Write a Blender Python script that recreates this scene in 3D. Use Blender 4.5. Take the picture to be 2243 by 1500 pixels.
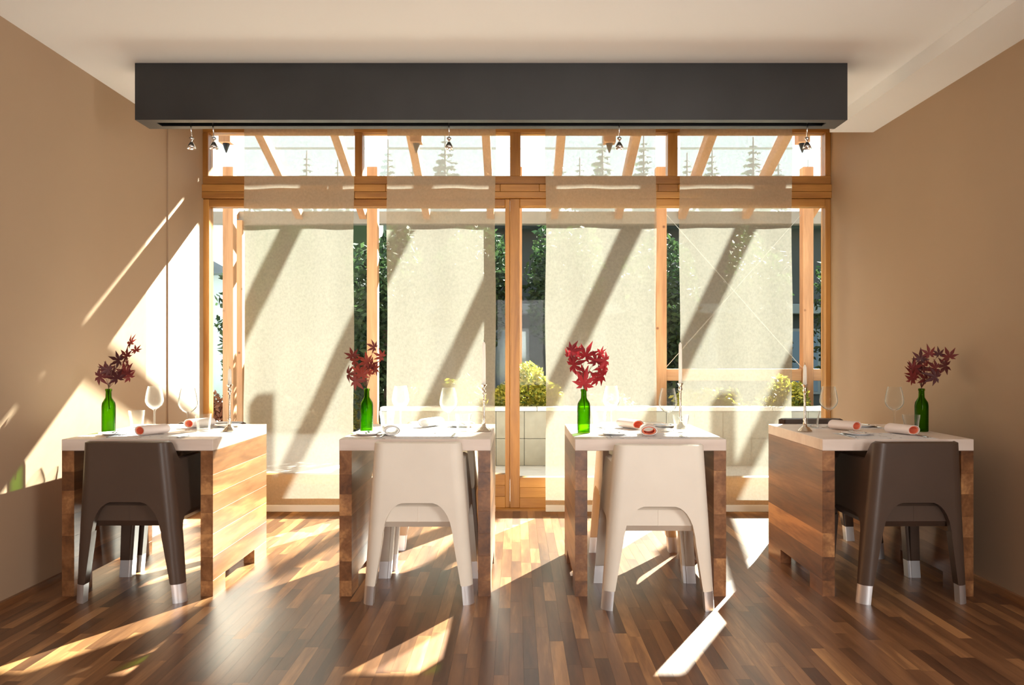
import bpy, math, random
from mathutils import Vector, Matrix

for o in list(bpy.data.objects):
    bpy.data.objects.remove(o, do_unlink=True)
S = bpy.context.scene
COL = S.collection
PI = math.pi

# ------------------------------------------------------------------ camera, world, sun, big lights, exposure
F, CX, CY, HC = 1750.0, 1131.0, 775.0, 1.157      # focal length (px), vanishing point, eye height
cam_d = bpy.data.cameras.new('camera')
cam = bpy.data.objects.new('camera', cam_d)
COL.objects.link(cam)
cam.location = (0, 0, HC)
cam.rotation_euler = (PI / 2, 0, 0)
cam_d.sensor_fit = 'HORIZONTAL'
cam_d.sensor_width = 36.0
cam_d.lens = F / 2243.0 * 36.0
cam_d.shift_x = -(CX - 1121.5) / 2243.0
cam_d.shift_y = (CY - 750.0) / 2243.0
cam_d.clip_end = 3000
S.camera = cam

S.view_settings.view_transform = 'Standard'
S.view_settings.look = 'None'
S.view_settings.gamma = 1.0
S.view_settings.use_curve_mapping = False
S.view_settings.exposure = 0.0
S.cycles.max_bounces = 12
S.cycles.diffuse_bounces = 6
S.cycles.transparent_max_bounces = 32
S.cycles.caustics_reflective = False
S.cycles.caustics_refractive = False

W = bpy.data.worlds.new('sky')
S.world = W
W.use_nodes = True
bg = W.node_tree.nodes['Background']
bg.inputs[0].default_value = (0.74, 0.89, 1.0, 1)
bg.inputs[1].default_value = 1.8

SUNDIR = Vector((-0.54, -1.0, -0.72))
sun_d = bpy.data.lights.new('sun', 'SUN')
sun_d.energy = 88.0
sun_d.color = (1.0, 0.95, 0.87)
sun_d.angle = math.radians(0.6)
sun = bpy.data.objects.new('sun', sun_d)
sun.rotation_euler = SUNDIR.to_track_quat('-Z', 'Y').to_euler()
sun.location = (5, 12, 9)
COL.objects.link(sun)

def area_light(name, loc, direction, sx, sy, power, color):
    d = bpy.data.lights.new(name, 'AREA')
    d.shape = 'RECTANGLE'; d.size = sx; d.size_y = sy
    d.energy = power; d.color = color
    o = bpy.data.objects.new(name, d)
    o.location = loc
    o.rotation_euler = Vector(direction).to_track_quat('-Z', 'Y').to_euler()
    COL.objects.link(o)
    return o
# fill lamps, added together with the unseen side and rear windows around them
area_light('side_fill_light', (2.37, 1.1, 1.5), (-1, 0.0, 0), 1.0, 1.2, 72, (1.0, 0.96, 0.91))
area_light('rear_fill_light', (0.5, -4.95, 1.4), (0, 1, 0), 1.8, 1.8, 235, (1.0, 0.96, 0.91))

# ------------------------------------------------------------------ materials
def new_mat(name):
    m = bpy.data.materials.new(name)
    m.use_nodes = True
    nt = m.node_tree
    nt.nodes.clear()
    return m, nt, nt.nodes.new('ShaderNodeOutputMaterial')

def N(nt, kind, **kw):
    n = nt.nodes.new(kind)
    for k, v in kw.items():
        if k.startswith('i_'):
            n.inputs[k[2:].replace('_', ' ')].default_value = v
        else:
            setattr(n, k, v)
    return n

def c4(c):
    return (c[0], c[1], c[2], 1.0)

def simple(name, col, rough=0.5, metal=0.0, bump=0.0, bscale=60.0, var=0.0, vscale=4.0, spec=0.5, island=False):
    m, nt, out = new_mat(name)
    b = N(nt, 'ShaderNodeBsdfPrincipled')
    b.inputs['Roughness'].default_value = rough
    b.inputs['Metallic'].default_value = metal
    b.inputs['Specular IOR Level'].default_value = spec
    b.inputs['Base Color'].default_value = c4(col)
    geo = N(nt, 'ShaderNodeNewGeometry')
    if var > 0:
        nz = N(nt, 'ShaderNodeTexNoise'); nz.inputs['Scale'].default_value = vscale; nz.inputs['Detail'].default_value = 5
        nt.links.new(geo.outputs['Position'], nz.inputs['Vector'])
        r = N(nt, 'ShaderNodeValToRGB')
        r.color_ramp.elements[0].position = 0.3; r.color_ramp.elements[1].position = 0.7
        r.color_ramp.elements[0].color = c4([x * (1 - var) for x in col])
        r.color_ramp.elements[1].color = c4([min(1, x * (1 + var)) for x in col])
        fac = nz.outputs['Fac']
        if island:
            a = N(nt, 'ShaderNodeMath', operation='MULTIPLY_ADD'); a.inputs[1].default_value = 0.55; a.inputs[2].default_value = -0.27
            nt.links.new(geo.outputs['Random Per Island'], a.inputs[0])
            a2 = N(nt, 'ShaderNodeMath', operation='ADD')
            nt.links.new(a.outputs[0], a2.inputs[0]); nt.links.new(fac, a2.inputs[1]); fac = a2.outputs[0]
        nt.links.new(fac, r.inputs['Fac']); nt.links.new(r.outputs['Color'], b.inputs['Base Color'])
    if bump > 0:
        nb = N(nt, 'ShaderNodeTexNoise'); nb.inputs['Scale'].default_value = bscale; nb.inputs['Detail'].default_value = 4
        nt.links.new(geo.outputs['Position'], nb.inputs['Vector'])
        bp = N(nt, 'ShaderNodeBump'); bp.inputs['Strength'].default_value = bump; bp.inputs['Distance'].default_value = 0.01
        nt.links.new(nb.outputs['Fac'], bp.inputs['Height']); nt.links.new(bp.outputs['Normal'], b.inputs['Normal'])
    nt.links.new(b.outputs[0], out.inputs[0])
    return m

def wood(name, cols, axis=1, grain=1.0, rough=0.4, rnd=0.6, island=False, knots=False, bump=0.15):
    """Plank wood; grain runs along the world axis given; tone changes from piece to piece."""
    m, nt, out = new_mat(name)
    b = N(nt, 'ShaderNodeBsdfPrincipled')
    b.inputs['Roughness'].default_value = rough
    geo = N(nt, 'ShaderNodeNewGeometry')
    oi = N(nt, 'ShaderNodeObjectInfo')
    rsrc = geo.outputs['Random Per Island'] if island else oi.outputs['Random']
    off = N(nt, 'ShaderNodeVectorMath', operation='MULTIPLY_ADD')
    comb = N(nt, 'ShaderNodeCombineXYZ')
    for i in range(3):
        nt.links.new(rsrc, comb.inputs[i])
    off.inputs[1].default_value = (37, 53, 71)
    nt.links.new(comb.outputs[0], off.inputs[0]); nt.links.new(geo.outputs['Position'], off.inputs[2])
    sc = [9.0, 9.0, 9.0]; sc[axis] = 0.9
    mp = N(nt, 'ShaderNodeMapping'); mp.inputs['Scale'].default_value = [x * grain for x in sc]
    nt.links.new(off.outputs[0], mp.inputs['Vector'])
    n1 = N(nt, 'ShaderNodeTexNoise'); n1.inputs['Scale'].default_value = 1.3; n1.inputs['Detail'].default_value = 3; n1.inputs['Distortion'].default_value = 0.8
    n2 = N(nt, 'ShaderNodeTexNoise'); n2.inputs['Scale'].default_value = 9.0; n2.inputs['Detail'].default_value = 6
    nt.links.new(mp.outputs[0], n1.inputs['Vector']); nt.links.new(mp.outputs[0], n2.inputs['Vector'])
    mx = N(nt, 'ShaderNodeMath', operation='MULTIPLY_ADD'); mx.inputs[1].default_value = 0.35
    nt.links.new(n2.outputs['Fac'], mx.inputs[0]); nt.links.new(n1.outputs['Fac'], mx.inputs[2])
    ad = N(nt, 'ShaderNodeMath', operation='MULTIPLY_ADD'); ad.inputs[1].default_value = rnd
    nt.links.new(rsrc, ad.inputs[0]); nt.links.new(mx.outputs[0], ad.inputs[2])
    sb = N(nt, 'ShaderNodeMath', operation='SUBTRACT'); sb.inputs[1].default_value = 0.175 + rnd * 0.5
    nt.links.new(ad.outputs[0], sb.inputs[0])
    r = N(nt, 'ShaderNodeValToRGB')
    el = r.color_ramp.elements
    while len(el) < len(cols):
        el.new(0.5)
    for i, (p, c) in enumerate(cols):
        el[i].position = p; el[i].color = c4(c)
    nt.links.new(sb.outputs[0], r.inputs['Fac'])
    last = r.outputs['Color']
    if knots:
        v = N(nt, 'ShaderNodeTexVoronoi'); v.inputs['Scale'].default_value = 4.0
        nt.links.new(off.outputs[0], v.inputs['Vector'])
        kr = N(nt, 'ShaderNodeValToRGB')
        kr.color_ramp.elements[0].position = 0.03; kr.color_ramp.elements[0].color = (0.35, 0.25, 0.2, 1)
        kr.color_ramp.elements[1].position = 0.09; kr.color_ramp.elements[1].color = (1, 1, 1, 1)
        nt.links.new(v.outputs['Distance'], kr.inputs['Fac'])
        mm = N(nt, 'ShaderNodeMix', data_type='RGBA', blend_type='MULTIPLY'); mm.inputs[0].default_value = 1
        nt.links.new(last, mm.inputs[6]); nt.links.new(kr.outputs['Color'], mm.inputs[7])
        last = mm.outputs[2]
    nt.links.new(last, b.inputs['Base Color'])
    bp = N(nt, 'ShaderNodeBump'); bp.inputs['Strength'].default_value = bump; bp.inputs['Distance'].default_value = 0.002
    nt.links.new(n2.outputs['Fac'], bp.inputs['Height']); nt.links.new(bp.outputs['Normal'], b.inputs['Normal'])
    nt.links.new(b.outputs[0], out.inputs[0])
    return m

def clear_glass(name, tint=(0.96, 0.98, 0.97), refl=1.0, blend=0.12, veil=0.0, rough=0.0):
    """Thin glass: see-through, mirror-like towards grazing angles; veil = dust that scatters light."""
    m, nt, out = new_mat(name)
    t = N(nt, 'ShaderNodeBsdfTransparent'); t.inputs[0].default_value = c4(tint)
    g = N(nt, 'ShaderNodeBsdfGlossy'); g.inputs['Roughness'].default_value = rough; g.inputs[0].default_value = (1, 1, 1, 1)
    lw = N(nt, 'ShaderNodeLayerWeight'); lw.inputs['Blend'].default_value = blend
    k = N(nt, 'ShaderNodeMath', operation='MULTIPLY'); k.inputs[1].default_value = refl
    nt.links.new(lw.outputs['Fresnel'], k.inputs[0])
    mx = N(nt, 'ShaderNodeMixShader')
    nt.links.new(k.outputs[0], mx.inputs[0]); nt.links.new(t.outputs[0], mx.inputs[1]); nt.links.new(g.outputs[0], mx.inputs[2])
    last = mx.outputs[0]
    if veil > 0:
        tr = N(nt, 'ShaderNodeBsdfTranslucent'); tr.inputs[0].default_value = (0.95, 0.97, 1, 1)
        m2 = N(nt, 'ShaderNodeMixShader'); m2.inputs[0].default_value = veil
        nt.links.new(last, m2.inputs[1]); nt.links.new(tr.outputs[0], m2.inputs[2]); last = m2.outputs[0]
    nt.links.new(last, out.inputs[0])
    return m

def leafmat(name, ca, cb, trans=0.45, island=True, rough=0.5, src_obj=False):
    m, nt, out = new_mat(name)
    geo = N(nt, 'ShaderNodeNewGeometry'); oi = N(nt, 'ShaderNodeObjectInfo')
    r = N(nt, 'ShaderNodeValToRGB')
    r.color_ramp.elements[0].color = c4(ca); r.color_ramp.elements[1].color = c4(cb)
    nt.links.new(oi.outputs['Random'] if src_obj else geo.outputs['Random Per Island'], r.inputs['Fac'])
    b = N(nt, 'ShaderNodeBsdfPrincipled'); b.inputs['Roughness'].default_value = rough
    t = N(nt, 'ShaderNodeBsdfTranslucent')
    nt.links.new(r.outputs['Color'], b.inputs['Base Color']); nt.links.new(r.outputs['Color'], t.inputs[0])
    mx = N(nt, 'ShaderNodeMixShader'); mx.inputs[0].default_value = trans
    nt.links.new(b.outputs[0], mx.inputs[1]); nt.links.new(t.outputs[0], mx.inputs[2])
    nt.links.new(mx.outputs[0], out.inputs[0])
    return m

def fabric_sheer(name):
    """Open-weave panel fabric: part holes, part thread that scatters light through and back."""
    m, nt, out = new_mat(name)
    geo = N(nt, 'ShaderNodeNewGeometry')
    mp = N(nt, 'ShaderNodeMapping'); mp.inputs['Scale'].default_value = (420, 1, 60)
    nt.links.new(geo.outputs['Position'], mp.inputs['Vector'])
    nz = N(nt, 'ShaderNodeTexNoise'); nz.inputs['Scale'].default_value = 1.0; nz.inputs['Detail'].default_value = 3
    nt.links.new(mp.outputs[0], nz.inputs['Vector'])
    nz2 = N(nt, 'ShaderNodeTexNoise'); nz2.inputs['Scale'].default_value = 55.0; nz2.inputs['Detail'].default_value = 3
    nt.links.new(geo.outputs['Position'], nz2.inputs['Vector'])
    av = N(nt, 'ShaderNodeMath', operation='ADD'); nt.links.new(nz.outputs['Fac'], av.inputs[0]); nt.links.new(nz2.outputs['Fac'], av.inputs[1])
    op = N(nt, 'ShaderNodeMapRange'); op.inputs['From Min'].default_value = 0.7; op.inputs['From Max'].default_value = 1.3
    op.inputs['To Min'].default_value = 0.40; op.inputs['To Max'].default_value = 0.52
    nt.links.new(av.outputs[0], op.inputs['Value'])
    tr = N(nt, 'ShaderNodeBsdfTranslucent'); tr.inputs[0].default_value = (0.074, 0.070, 0.059, 1)
    df = N(nt, 'ShaderNodeBsdfDiffuse'); df.inputs[0].default_value = (0.42, 0.36, 0.27, 1)
    ad = N(nt, 'ShaderNodeAddShader')
    nt.links.new(tr.outputs[0], ad.inputs[0]); nt.links.new(df.outputs[0], ad.inputs[1])
    t = N(nt, 'ShaderNodeBsdfTransparent'); t.inputs[0].default_value = (1, 0.97, 0.9, 1)
    mx = N(nt, 'ShaderNodeMixShader')
    nt.links.new(op.outputs[0], mx.inputs[0]); nt.links.new(ad.outputs[0], mx.inputs[1]); nt.links.new(t.outputs[0], mx.inputs[2])
    nt.links.new(mx.outputs[0], out.inputs[0])
    return m

WALNUT = [(0.15, (0.090, 0.036, 0.016)), (0.42, (0.195, 0.080, 0.029)), (0.62, (0.300, 0.135, 0.054)), (0.82, (0.540, 0.270, 0.105))]
FLOORC = [(0.10, (0.070, 0.030, 0.015)), (0.40, (0.145, 0.064, 0.029)), (0.66, (0.235, 0.110, 0.048)), (0.88, (0.430, 0.220, 0.090))]
LARCH = [(0.2, (0.22, 0.088, 0.018)), (0.5, (0.34, 0.145, 0.030)), (0.8, (0.46, 0.215, 0.050))]
PERG = [(0.2, (0.36, 0.17, 0.075)), (0.5, (0.50, 0.255, 0.12)), (0.8, (0.62, 0.34, 0.17))]
PALE = [(0.2, (0.62, 0.50, 0.42)), (0.5, (0.73, 0.62, 0.54)), (0.8, (0.80, 0.70, 0.62))]
M = {}
M['wall'] = simple('wall_paint', (0.358, 0.240, 0.152), 0.85, bump=0.04, bscale=180, var=0.03, vscale=1.2)
M['ceiling'] = simple('ceiling_paint', (0.75, 0.735, 0.73), 0.9, bump=0.02, bscale=150, var=0.015, vscale=1.0)
M['floor'] = wood('walnut_floor', FLOORC, 1, 1.0, 0.33, 0.62)
M['floor_joined'] = wood('walnut_floor_rest', FLOORC, 1, 1.0, 0.33, 0.62, island=True)
M['table'] = wood('walnut_board', WALNUT, 1, 0.9, 0.35, 0.42)
M['larch_x'] = wood('larch_x', LARCH, 0, 1.0, 0.4, 0.35)
M['larch_z'] = wood('larch_z', LARCH, 2, 1.0, 0.4, 0.3)
M['perg_z'] = wood('pergola_timber_z', PERG, 2, 0.8, 0.6, 0.3, knots=True)
M['perg_y'] = wood('pergola_timber_y', PERG, 1, 0.8, 0.6, 0.3, knots=True)
M['perg_x'] = wood('pergola_timber_x', PERG, 0, 0.8, 0.6, 0.3, knots=True)
M['pale'] = wood('pale_tabletop', PALE, 0, 0.6, 0.45, 0.1, bump=0.04)
M['skirting'] = wood('skirting_wood', WALNUT, 1, 1.0, 0.4, 0.2)
M['black_steel'] = simple('black_steel', (0.020, 0.020, 0.020), 0.42, var=0.25, vscale=2.5, bump=0.02, bscale=40)
M['dark'] = simple('dark_slot', (0.004, 0.004, 0.005), 0.6)
M['chrome'] = simple('chrome', (0.82, 0.82, 0.84), 0.12, 1.0)
M['alu'] = simple('brushed_aluminium', (0.80, 0.80, 0.82), 0.42, 0.85)
M['silver'] = simple('silver_plate', (0.70, 0.62, 0.52), 0.18, 1.0, bump=0.2, bscale=120)
M['leather_brown'] = simple('brown_leather', (0.075, 0.048, 0.035), 0.36, bump=0.05, bscale=500, var=0.06, vscale=6)
M['leather_cream'] = simple('cream_leather', (0.79, 0.73, 0.63), 0.42, bump=0.05, bscale=500, var=0.03, vscale=6)
M['fabric'] = fabric_sheer('sheer_weave')
M['white_metal'] = simple('white_rail', (0.75, 0.70, 0.63), 0.5)
M['pane'] = clear_glass('window_glass', (0.95, 0.98, 0.97), 1.0, 0.10)
M['roof_glass'] = clear_glass('dusty_roof_glass', (0.93, 0.96, 0.96), 1.0, 0.10, veil=0.02)
M['glass'] = None
M['bottle'] = None
M['candle'] = leafmat('wax', (0.97, 0.96, 0.93), (0.97, 0.96, 0.93), 0.55)
M['wick'] = simple('wick', (0.03, 0.03, 0.03), 0.9)
M['porcelain'] = simple('porcelain', (0.82, 0.81, 0.80), 0.15)
M['steel'] = simple('cutlery_steel', (0.6, 0.6, 0.62), 0.2, 1.0)
M['napkin'] = simple('napkin_cloth', (0.80, 0.69, 0.64), 0.85, bump=0.1, bscale=300)
M['napkin_white'] = simple('white_napkin_cloth', (0.82, 0.80, 0.78), 0.85, bump=0.1, bscale=300)
M['napkin_in'] = simple('salmon_lining', (0.85, 0.22, 0.11), 0.85, bump=0.1, bscale=300)
M['stone'] = simple('terrace_stone', (0.60, 0.585, 0.55), 0.8, var=0.08, vscale=7, bump=0.08, bscale=60)
M['concrete'] = simple('planter_concrete', (0.30, 0.285, 0.245), 0.85, var=0.1, vscale=9, bump=0.12, bscale=50)
M['coping'] = simple('coping_stone', (0.70, 0.68, 0.63), 0.8, var=0.05, vscale=9)
M['soil'] = simple('soil', (0.06, 0.045, 0.03), 0.95, var=0.3, vscale=30)
M['gutter'] = simple('zinc_gutter', (0.27, 0.26, 0.23), 0.5, 0.3, var=0.1)
M['house_dark'] = simple('dark_render', (0.055, 0.062, 0.06), 0.8, var=0.2, vscale=1.5)
M['house_band'] = simple('grey_ledge', (0.24, 0.26, 0.26), 0.8)
M['house_window'] = simple('house_window_glass', (0.10, 0.15, 0.19), 0.08)
M['house_blue'] = simple('pale_blue_render', (0.62, 0.72, 0.76), 0.8, var=0.05)
M['rooftile'] = simple('slate', (0.16, 0.19, 0.22), 0.7, var=0.2, vscale=3)
M['eave'] = wood('eave_boards', PERG, 0, 0.6, 0.6, 0.3)
M['cone'] = simple('dark_finial', (0.02, 0.02, 0.022), 0.4, 0.5)
M['lawn'] = simple('lawn', (0.08, 0.14, 0.035), 0.95, var=0.35, vscale=3, bump=0.3, bscale=30)
M['mountain'] = simple('hazed_mountain', (0.46, 0.52, 0.55), 0.95, var=0.25, vscale=0.012)  # pale blue-grey haze is mixed into the base colour
M['cable'] = simple('steel_cable', (0.45, 0.44, 0.40), 0.5, 0.5)
M['twig'] = simple('twig', (0.12, 0.045, 0.03), 0.7)
M['bark'] = simple('bark', (0.09, 0.065, 0.045), 0.9, var=0.3, vscale=15)
M['maple'] = leafmat('maple_red', (0.22, 0.014, 0.020), (0.46, 0.030, 0.040), 0.5, src_obj=True)
M['maple_dark'] = leafmat('maple_maroon', (0.055, 0.010, 0.012), (0.19, 0.026, 0.024), 0.35, src_obj=True)
M['maple_rust'] = leafmat('maple_rust', (0.11, 0.016, 0.014), (0.34, 0.055, 0.035), 0.45, src_obj=True)
M['hedge'] = leafmat('hedge_green', (0.010, 0.026, 0.012), (0.045, 0.085, 0.026), 0.22, rough=0.8)
M['lime'] = leafmat('lime_leaf', (0.11, 0.16, 0.02), (0.55, 0.46, 0.06), 0.38)
M['fresh'] = leafmat('fresh_green_leaf', (0.035, 0.075, 0.014), (0.13, 0.17, 0.03), 0.3)
M['orange'] = leafmat('orange_leaf', (0.25, 0.07, 0.03), (0.45, 0.18, 0.09), 0.3)
M['bloom'] = leafmat('cream_bloom', (0.10, 0.14, 0.05), (0.42, 0.38, 0.26), 0.3)
M['spruce'] = leafmat('spruce_needle', (0.03, 0.06, 0.035), (0.08, 0.125, 0.065), 0.2)

def bottle_mat():
    m, nt, out = new_mat('green_bottle_glass')
    t = N(nt, 'ShaderNodeBsdfTransparent'); lf = N(nt, 'ShaderNodeLayerWeight'); lf.inputs['Blend'].default_value = 0.5       # longer path through the wall at the sides
    cr = N(nt, 'ShaderNodeValToRGB'); cr.color_ramp.elements[0].position = 0.15; cr.color_ramp.elements[1].position = 0.85
    cr.color_ramp.elements[0].color = (0.56, 0.80, 0.14, 1); cr.color_ramp.elements[1].color = (0.10, 0.26, 0.02, 1)
    nt.links.new(lf.outputs['Facing'], cr.inputs['Fac']); nt.links.new(cr.outputs['Color'], t.inputs[0])
    d = N(nt, 'ShaderNodeBsdfTranslucent'); d.inputs[0].default_value = (0.05, 0.16, 0.005, 1)
    g = N(nt, 'ShaderNodeBsdfGlossy'); g.inputs['Roughness'].default_value = 0.03
    m1 = N(nt, 'ShaderNodeMixShader'); m1.inputs[0].default_value = 0.18
    nt.links.new(t.outputs[0], m1.inputs[1]); nt.links.new(d.outputs[0], m1.inputs[2])
    lw = N(nt, 'ShaderNodeLayerWeight'); lw.inputs['Blend'].default_value = 0.10
    m2 = N(nt, 'ShaderNodeMixShader')
    nt.links.new(lw.outputs['Fresnel'], m2.inputs[0]); nt.links.new(m1.outputs[0], m2.inputs[1]); nt.links.new(g.outputs[0], m2.inputs[2])
    nt.links.new(m2.outputs[0], out.inputs[0])
    return m
M['bottle'] = bottle_mat()

def drinking_glass():
    m, nt, out = new_mat('drinking_glass')
    t = N(nt, 'ShaderNodeBsdfTransparent'); t.inputs[0].default_value = (0.97, 0.975, 0.97, 1)
    g = N(nt, 'ShaderNodeBsdfGlossy'); g.inputs['Roughness'].default_value = 0.02
    d = N(nt, 'ShaderNodeBsdfTranslucent'); d.inputs[0].default_value = (0.62, 0.62, 0.60, 1)  # white scatter colour stands in for refracted light along the edges
    d2 = N(nt, 'ShaderNodeBsdfDiffuse'); d2.inputs[0].default_value = (0.38, 0.38, 0.37, 1)
    ad = N(nt, 'ShaderNodeAddShader'); nt.links.new(d.outputs[0], ad.inputs[0]); nt.links.new(d2.outputs[0], ad.inputs[1])
    lf = N(nt, 'ShaderNodeLayerWeight'); lf.inputs['Blend'].default_value = 0.5
    pw = N(nt, 'ShaderNodeMath', operation='POWER'); pw.inputs[1].default_value = 2.6; nt.links.new(lf.outputs['Facing'], pw.inputs[0])
    k = N(nt, 'ShaderNodeMath', operation='MULTIPLY_ADD'); k.inputs[1].default_value = 0.85; k.inputs[2].default_value = 0.012; nt.links.new(pw.outputs[0], k.inputs[0])
    m1 = N(nt, 'ShaderNodeMixShader')
    nt.links.new(k.outputs[0], m1.inputs[0]); nt.links.new(t.outputs[0], m1.inputs[1]); nt.links.new(ad.outputs[0], m1.inputs[2])
    lw = N(nt, 'ShaderNodeLayerWeight'); lw.inputs['Blend'].default_value = 0.06
    m2 = N(nt, 'ShaderNodeMixShader')
    nt.links.new(lw.outputs['Fresnel'], m2.inputs[0]); nt.links.new(m1.outputs[0], m2.inputs[1]); nt.links.new(g.outputs[0], m2.inputs[2])
    nt.links.new(m2.outputs[0], out.inputs[0])
    return m
M['glass'] = drinking_glass()

def placemat_mat():
    m, nt, out = new_mat('printed_paper')
    b = N(nt, 'ShaderNodeBsdfPrincipled'); b.inputs['Roughness'].default_value = 0.8
    geo = N(nt, 'ShaderNodeNewGeometry')
    mp = N(nt, 'ShaderNodeMapping'); mp.inputs['Scale'].default_value = (26, 34, 1)
    nt.links.new(geo.outputs['Position'], mp.inputs['Vector'])
    nz = N(nt, 'ShaderNodeTexNoise'); nz.inputs['Scale'].default_value = 1.0; nz.inputs['Detail'].default_value = 2
    nt.links.new(mp.outputs[0], nz.inputs['Vector'])
    r = N(nt, 'ShaderNodeValToRGB')
    r.color_ramp.elements[0].position = 0.655; r.color_ramp.elements[0].color = (0.70, 0.69, 0.70, 1)
    r.color_ramp.elements[1].position = 0.685; r.color_ramp.elements[1].color = (0.13, 0.10, 0.08, 1)
    nt.links.new(nz.outputs['Fac'], r.inputs['Fac']); nt.links.new(r.outputs['Color'], b.inputs['Base Color'])
    nt.links.new(b.outputs[0], out.inputs[0])
    return m
M['placemat'] = placemat_mat()

# ------------------------------------------------------------------ mesh helpers
class MB:
    def __init__(self):
        self.v = []; self.f = []
    def add(self, vs, fs):
        o = len(self.v)
        self.v += [tuple(p) for p in vs]
        self.f += [tuple(i + o for i in f) for f in fs]
        return self
    def box(self, x0, x1, y0, y1, z0, z1):
        return self.add([(x0, y0, z0), (x1, y0, z0), (x1, y1, z0), (x0, y1, z0), (x0, y0, z1), (x1, y0, z1), (x1, y1, z1), (x0, y1, z1)],
                        [(0, 3, 2, 1), (4, 5, 6, 7), (0, 1, 5, 4), (1, 2, 6, 5), (2, 3, 7, 6), (3, 0, 4, 7)])
    def rbox(self, x0, x1, y0, y1, z0, z1, r=0.01):
        """box with chamfered edges"""
        xs = (x0, x1); ys = (y0, y1); zs = (z0, z1)
        vs = []; idx = {}
        for i in range(2):
            for j in range(2):
                for k in range(2):
                    sx = 1 if i == 0 else -1; sy = 1 if j == 0 else -1; sz = 1 if k == 0 else -1
                    for a in range(3):
                        p = [xs[i] + (0 if a == 0 else sx * r), ys[j] + (0 if a == 1 else sy * r), zs[k] + (0 if a == 2 else sz * r)]
                        idx[(i, j, k, a)] = len(vs); vs.append(p)
        fs = []
        q = lambda *t: tuple(idx[x] for x in t)
        for i in range(2):
            f = q((i, 0, 0, 0), (i, 1, 0, 0), (i, 1, 1, 0), (i, 0, 1, 0)); fs.append(f if i else f[::-1])
            f = q((0, i, 0, 1), (0, i, 1, 1), (1, i, 1, 1), (1, i, 0, 1)); fs.append(f if i else f[::-1])
            f = q((0, 0, i, 2), (1, 0, i, 2), (1, 1, i, 2), (0, 1, i, 2)); fs.append(f if i else f[::-1])
            for j in range(2):
                fs.append(q((i, j, 0, 0), (i, j, 1, 0), (i, j, 1, 1), (i, j, 0, 1)) if (i + j) % 2 == 0 else q((i, j, 0, 1), (i, j, 1, 1), (i, j, 1, 0), (i, j, 0, 0)))
                fs.append(q((i, 0, j, 0), (i, 1, j, 0), (i, 1, j, 2), (i, 0, j, 2)) if (i + j) % 2 else q((i, 0, j, 2), (i, 1, j, 2), (i, 1, j, 0), (i, 0, j, 0)))
                fs.append(q((0, i, j, 1), (1, i, j, 1), (1, i, j, 2), (0, i, j, 2)) if (i + j) % 2 == 0 else q((0, i, j, 2), (1, i, j, 2), (1, i, j, 1), (0, i, j, 1)))
                for k in range(2):
                    f = q((i, j, k, 0), (i, j, k, 1), (i, j, k, 2)); fs.append(f if (i + j + k) % 2 else f[::-1])
        return self.add(vs, fs)
    def lathe(self, prof, seg=24, cx=0, cy=0, cz=0, mod=None, close=False):
        vs = []; fs = []
        n = len(prof)
        for s in range(seg):
            a = 2 * PI * s / seg
            for (r, z) in prof:
                rr = r * (mod(a, z) if mod else 1)
                vs.append((cx + rr * math.cos(a), cy + rr * math.sin(a), cz + z))
        for s in range(seg):
            t = (s + 1) % seg
            for i in range(n - 1):
                fs.append((s * n + i, t * n + i, t * n + i + 1, s * n + i + 1))
        return self.add(vs, fs)
    def tube(self, pts, r, seg=8, r1=None, caps=True):
        pts = [Vector(p) for p in pts]
        vs = []; fs = []
        n = len(pts)
        for i, p in enumerate(pts):
            d = (pts[min(i + 1, n - 1)] - pts[max(i - 1, 0)]).normalized()
            u = d.cross(Vector((0.13, 0.27, 1.0)))
            if u.length < 1e-3:
                u = d.cross(Vector((1, 0, 0)))
            u.normalize(); w = d.cross(u)
            rr = r if r1 is None else r + (r1 - r) * i / (n - 1)
            for s in range(seg):
                a = 2 * PI * s / seg
                vs.append(p + u * (rr * math.cos(a)) + w * (rr * math.sin(a)))
        for i in range(n - 1):
            for s in range(seg):
                t = (s + 1) % seg
                fs.append((i * seg + s, i * seg + t, (i + 1) * seg + t, (i + 1) * seg + s))
        if caps:
            fs.append(tuple(range(seg))[::-1]); fs.append(tuple((n - 1) * seg + s for s in range(seg)))
        return self.add(vs, fs)
    def mesh(self, name, mat, smooth=False, angle=None):
        me = bpy.data.meshes.new(name)
        me.from_pydata(self.v, [], self.f)
        me.update()
        if mat:
            me.materials.append(M[mat] if isinstance(mat, str) else mat)
        if smooth:
            me.polygons.foreach_set('use_smooth', [True] * len(me.polygons))
            if angle is not None:
                me.set_sharp_from_angle(angle=math.radians(angle))
        return me
    def obj(self, name, mat, parent=None, smooth=False, angle=None, loc=None, rz=0):
        return link(name, self.mesh(name, mat, smooth, angle), parent, loc, rz)

def link(name, me, parent=None, loc=None, rz=0, scale=None):
    o = bpy.data.objects.new(name, me)
    COL.objects.link(o)
    if parent: o.parent = parent
    if loc is not None: o.location = loc
    if rz: o.rotation_euler = (0, 0, rz)
    if scale is not None: o.scale = scale
    return o

def tag(o, label=None, cat=None, group=None, kind=None):
    if label: o['label'] = label
    if cat: o['category'] = cat
    if group: o['group'] = group
    if kind: o['kind'] = kind
    return o

def empty(name, loc=(0, 0, 0), rz=0, parent=None):
    o = link(name, None, parent, loc, rz)
    o.empty_display_size = 0.1
    return o

def box_obj(name, mat, parent, *b):
    return MB().box(*b).obj(name, mat, parent)

def copy_tree(o, parent=None):
    c = o.copy()
    COL.objects.link(c)
    c.parent = parent
    for ch in list(o.children):
        copy_tree(ch, c)
    return c

# ------------------------------------------------------------------ room shell
XW = 2.34            # inner faces of the side walls
ZC = 2.69            # ceiling
YW = 5.94            # room face of the window frames
YB = -5.0            # rear wall

def struct(o, label=None):
    return tag(o, label, kind='structure')

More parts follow.
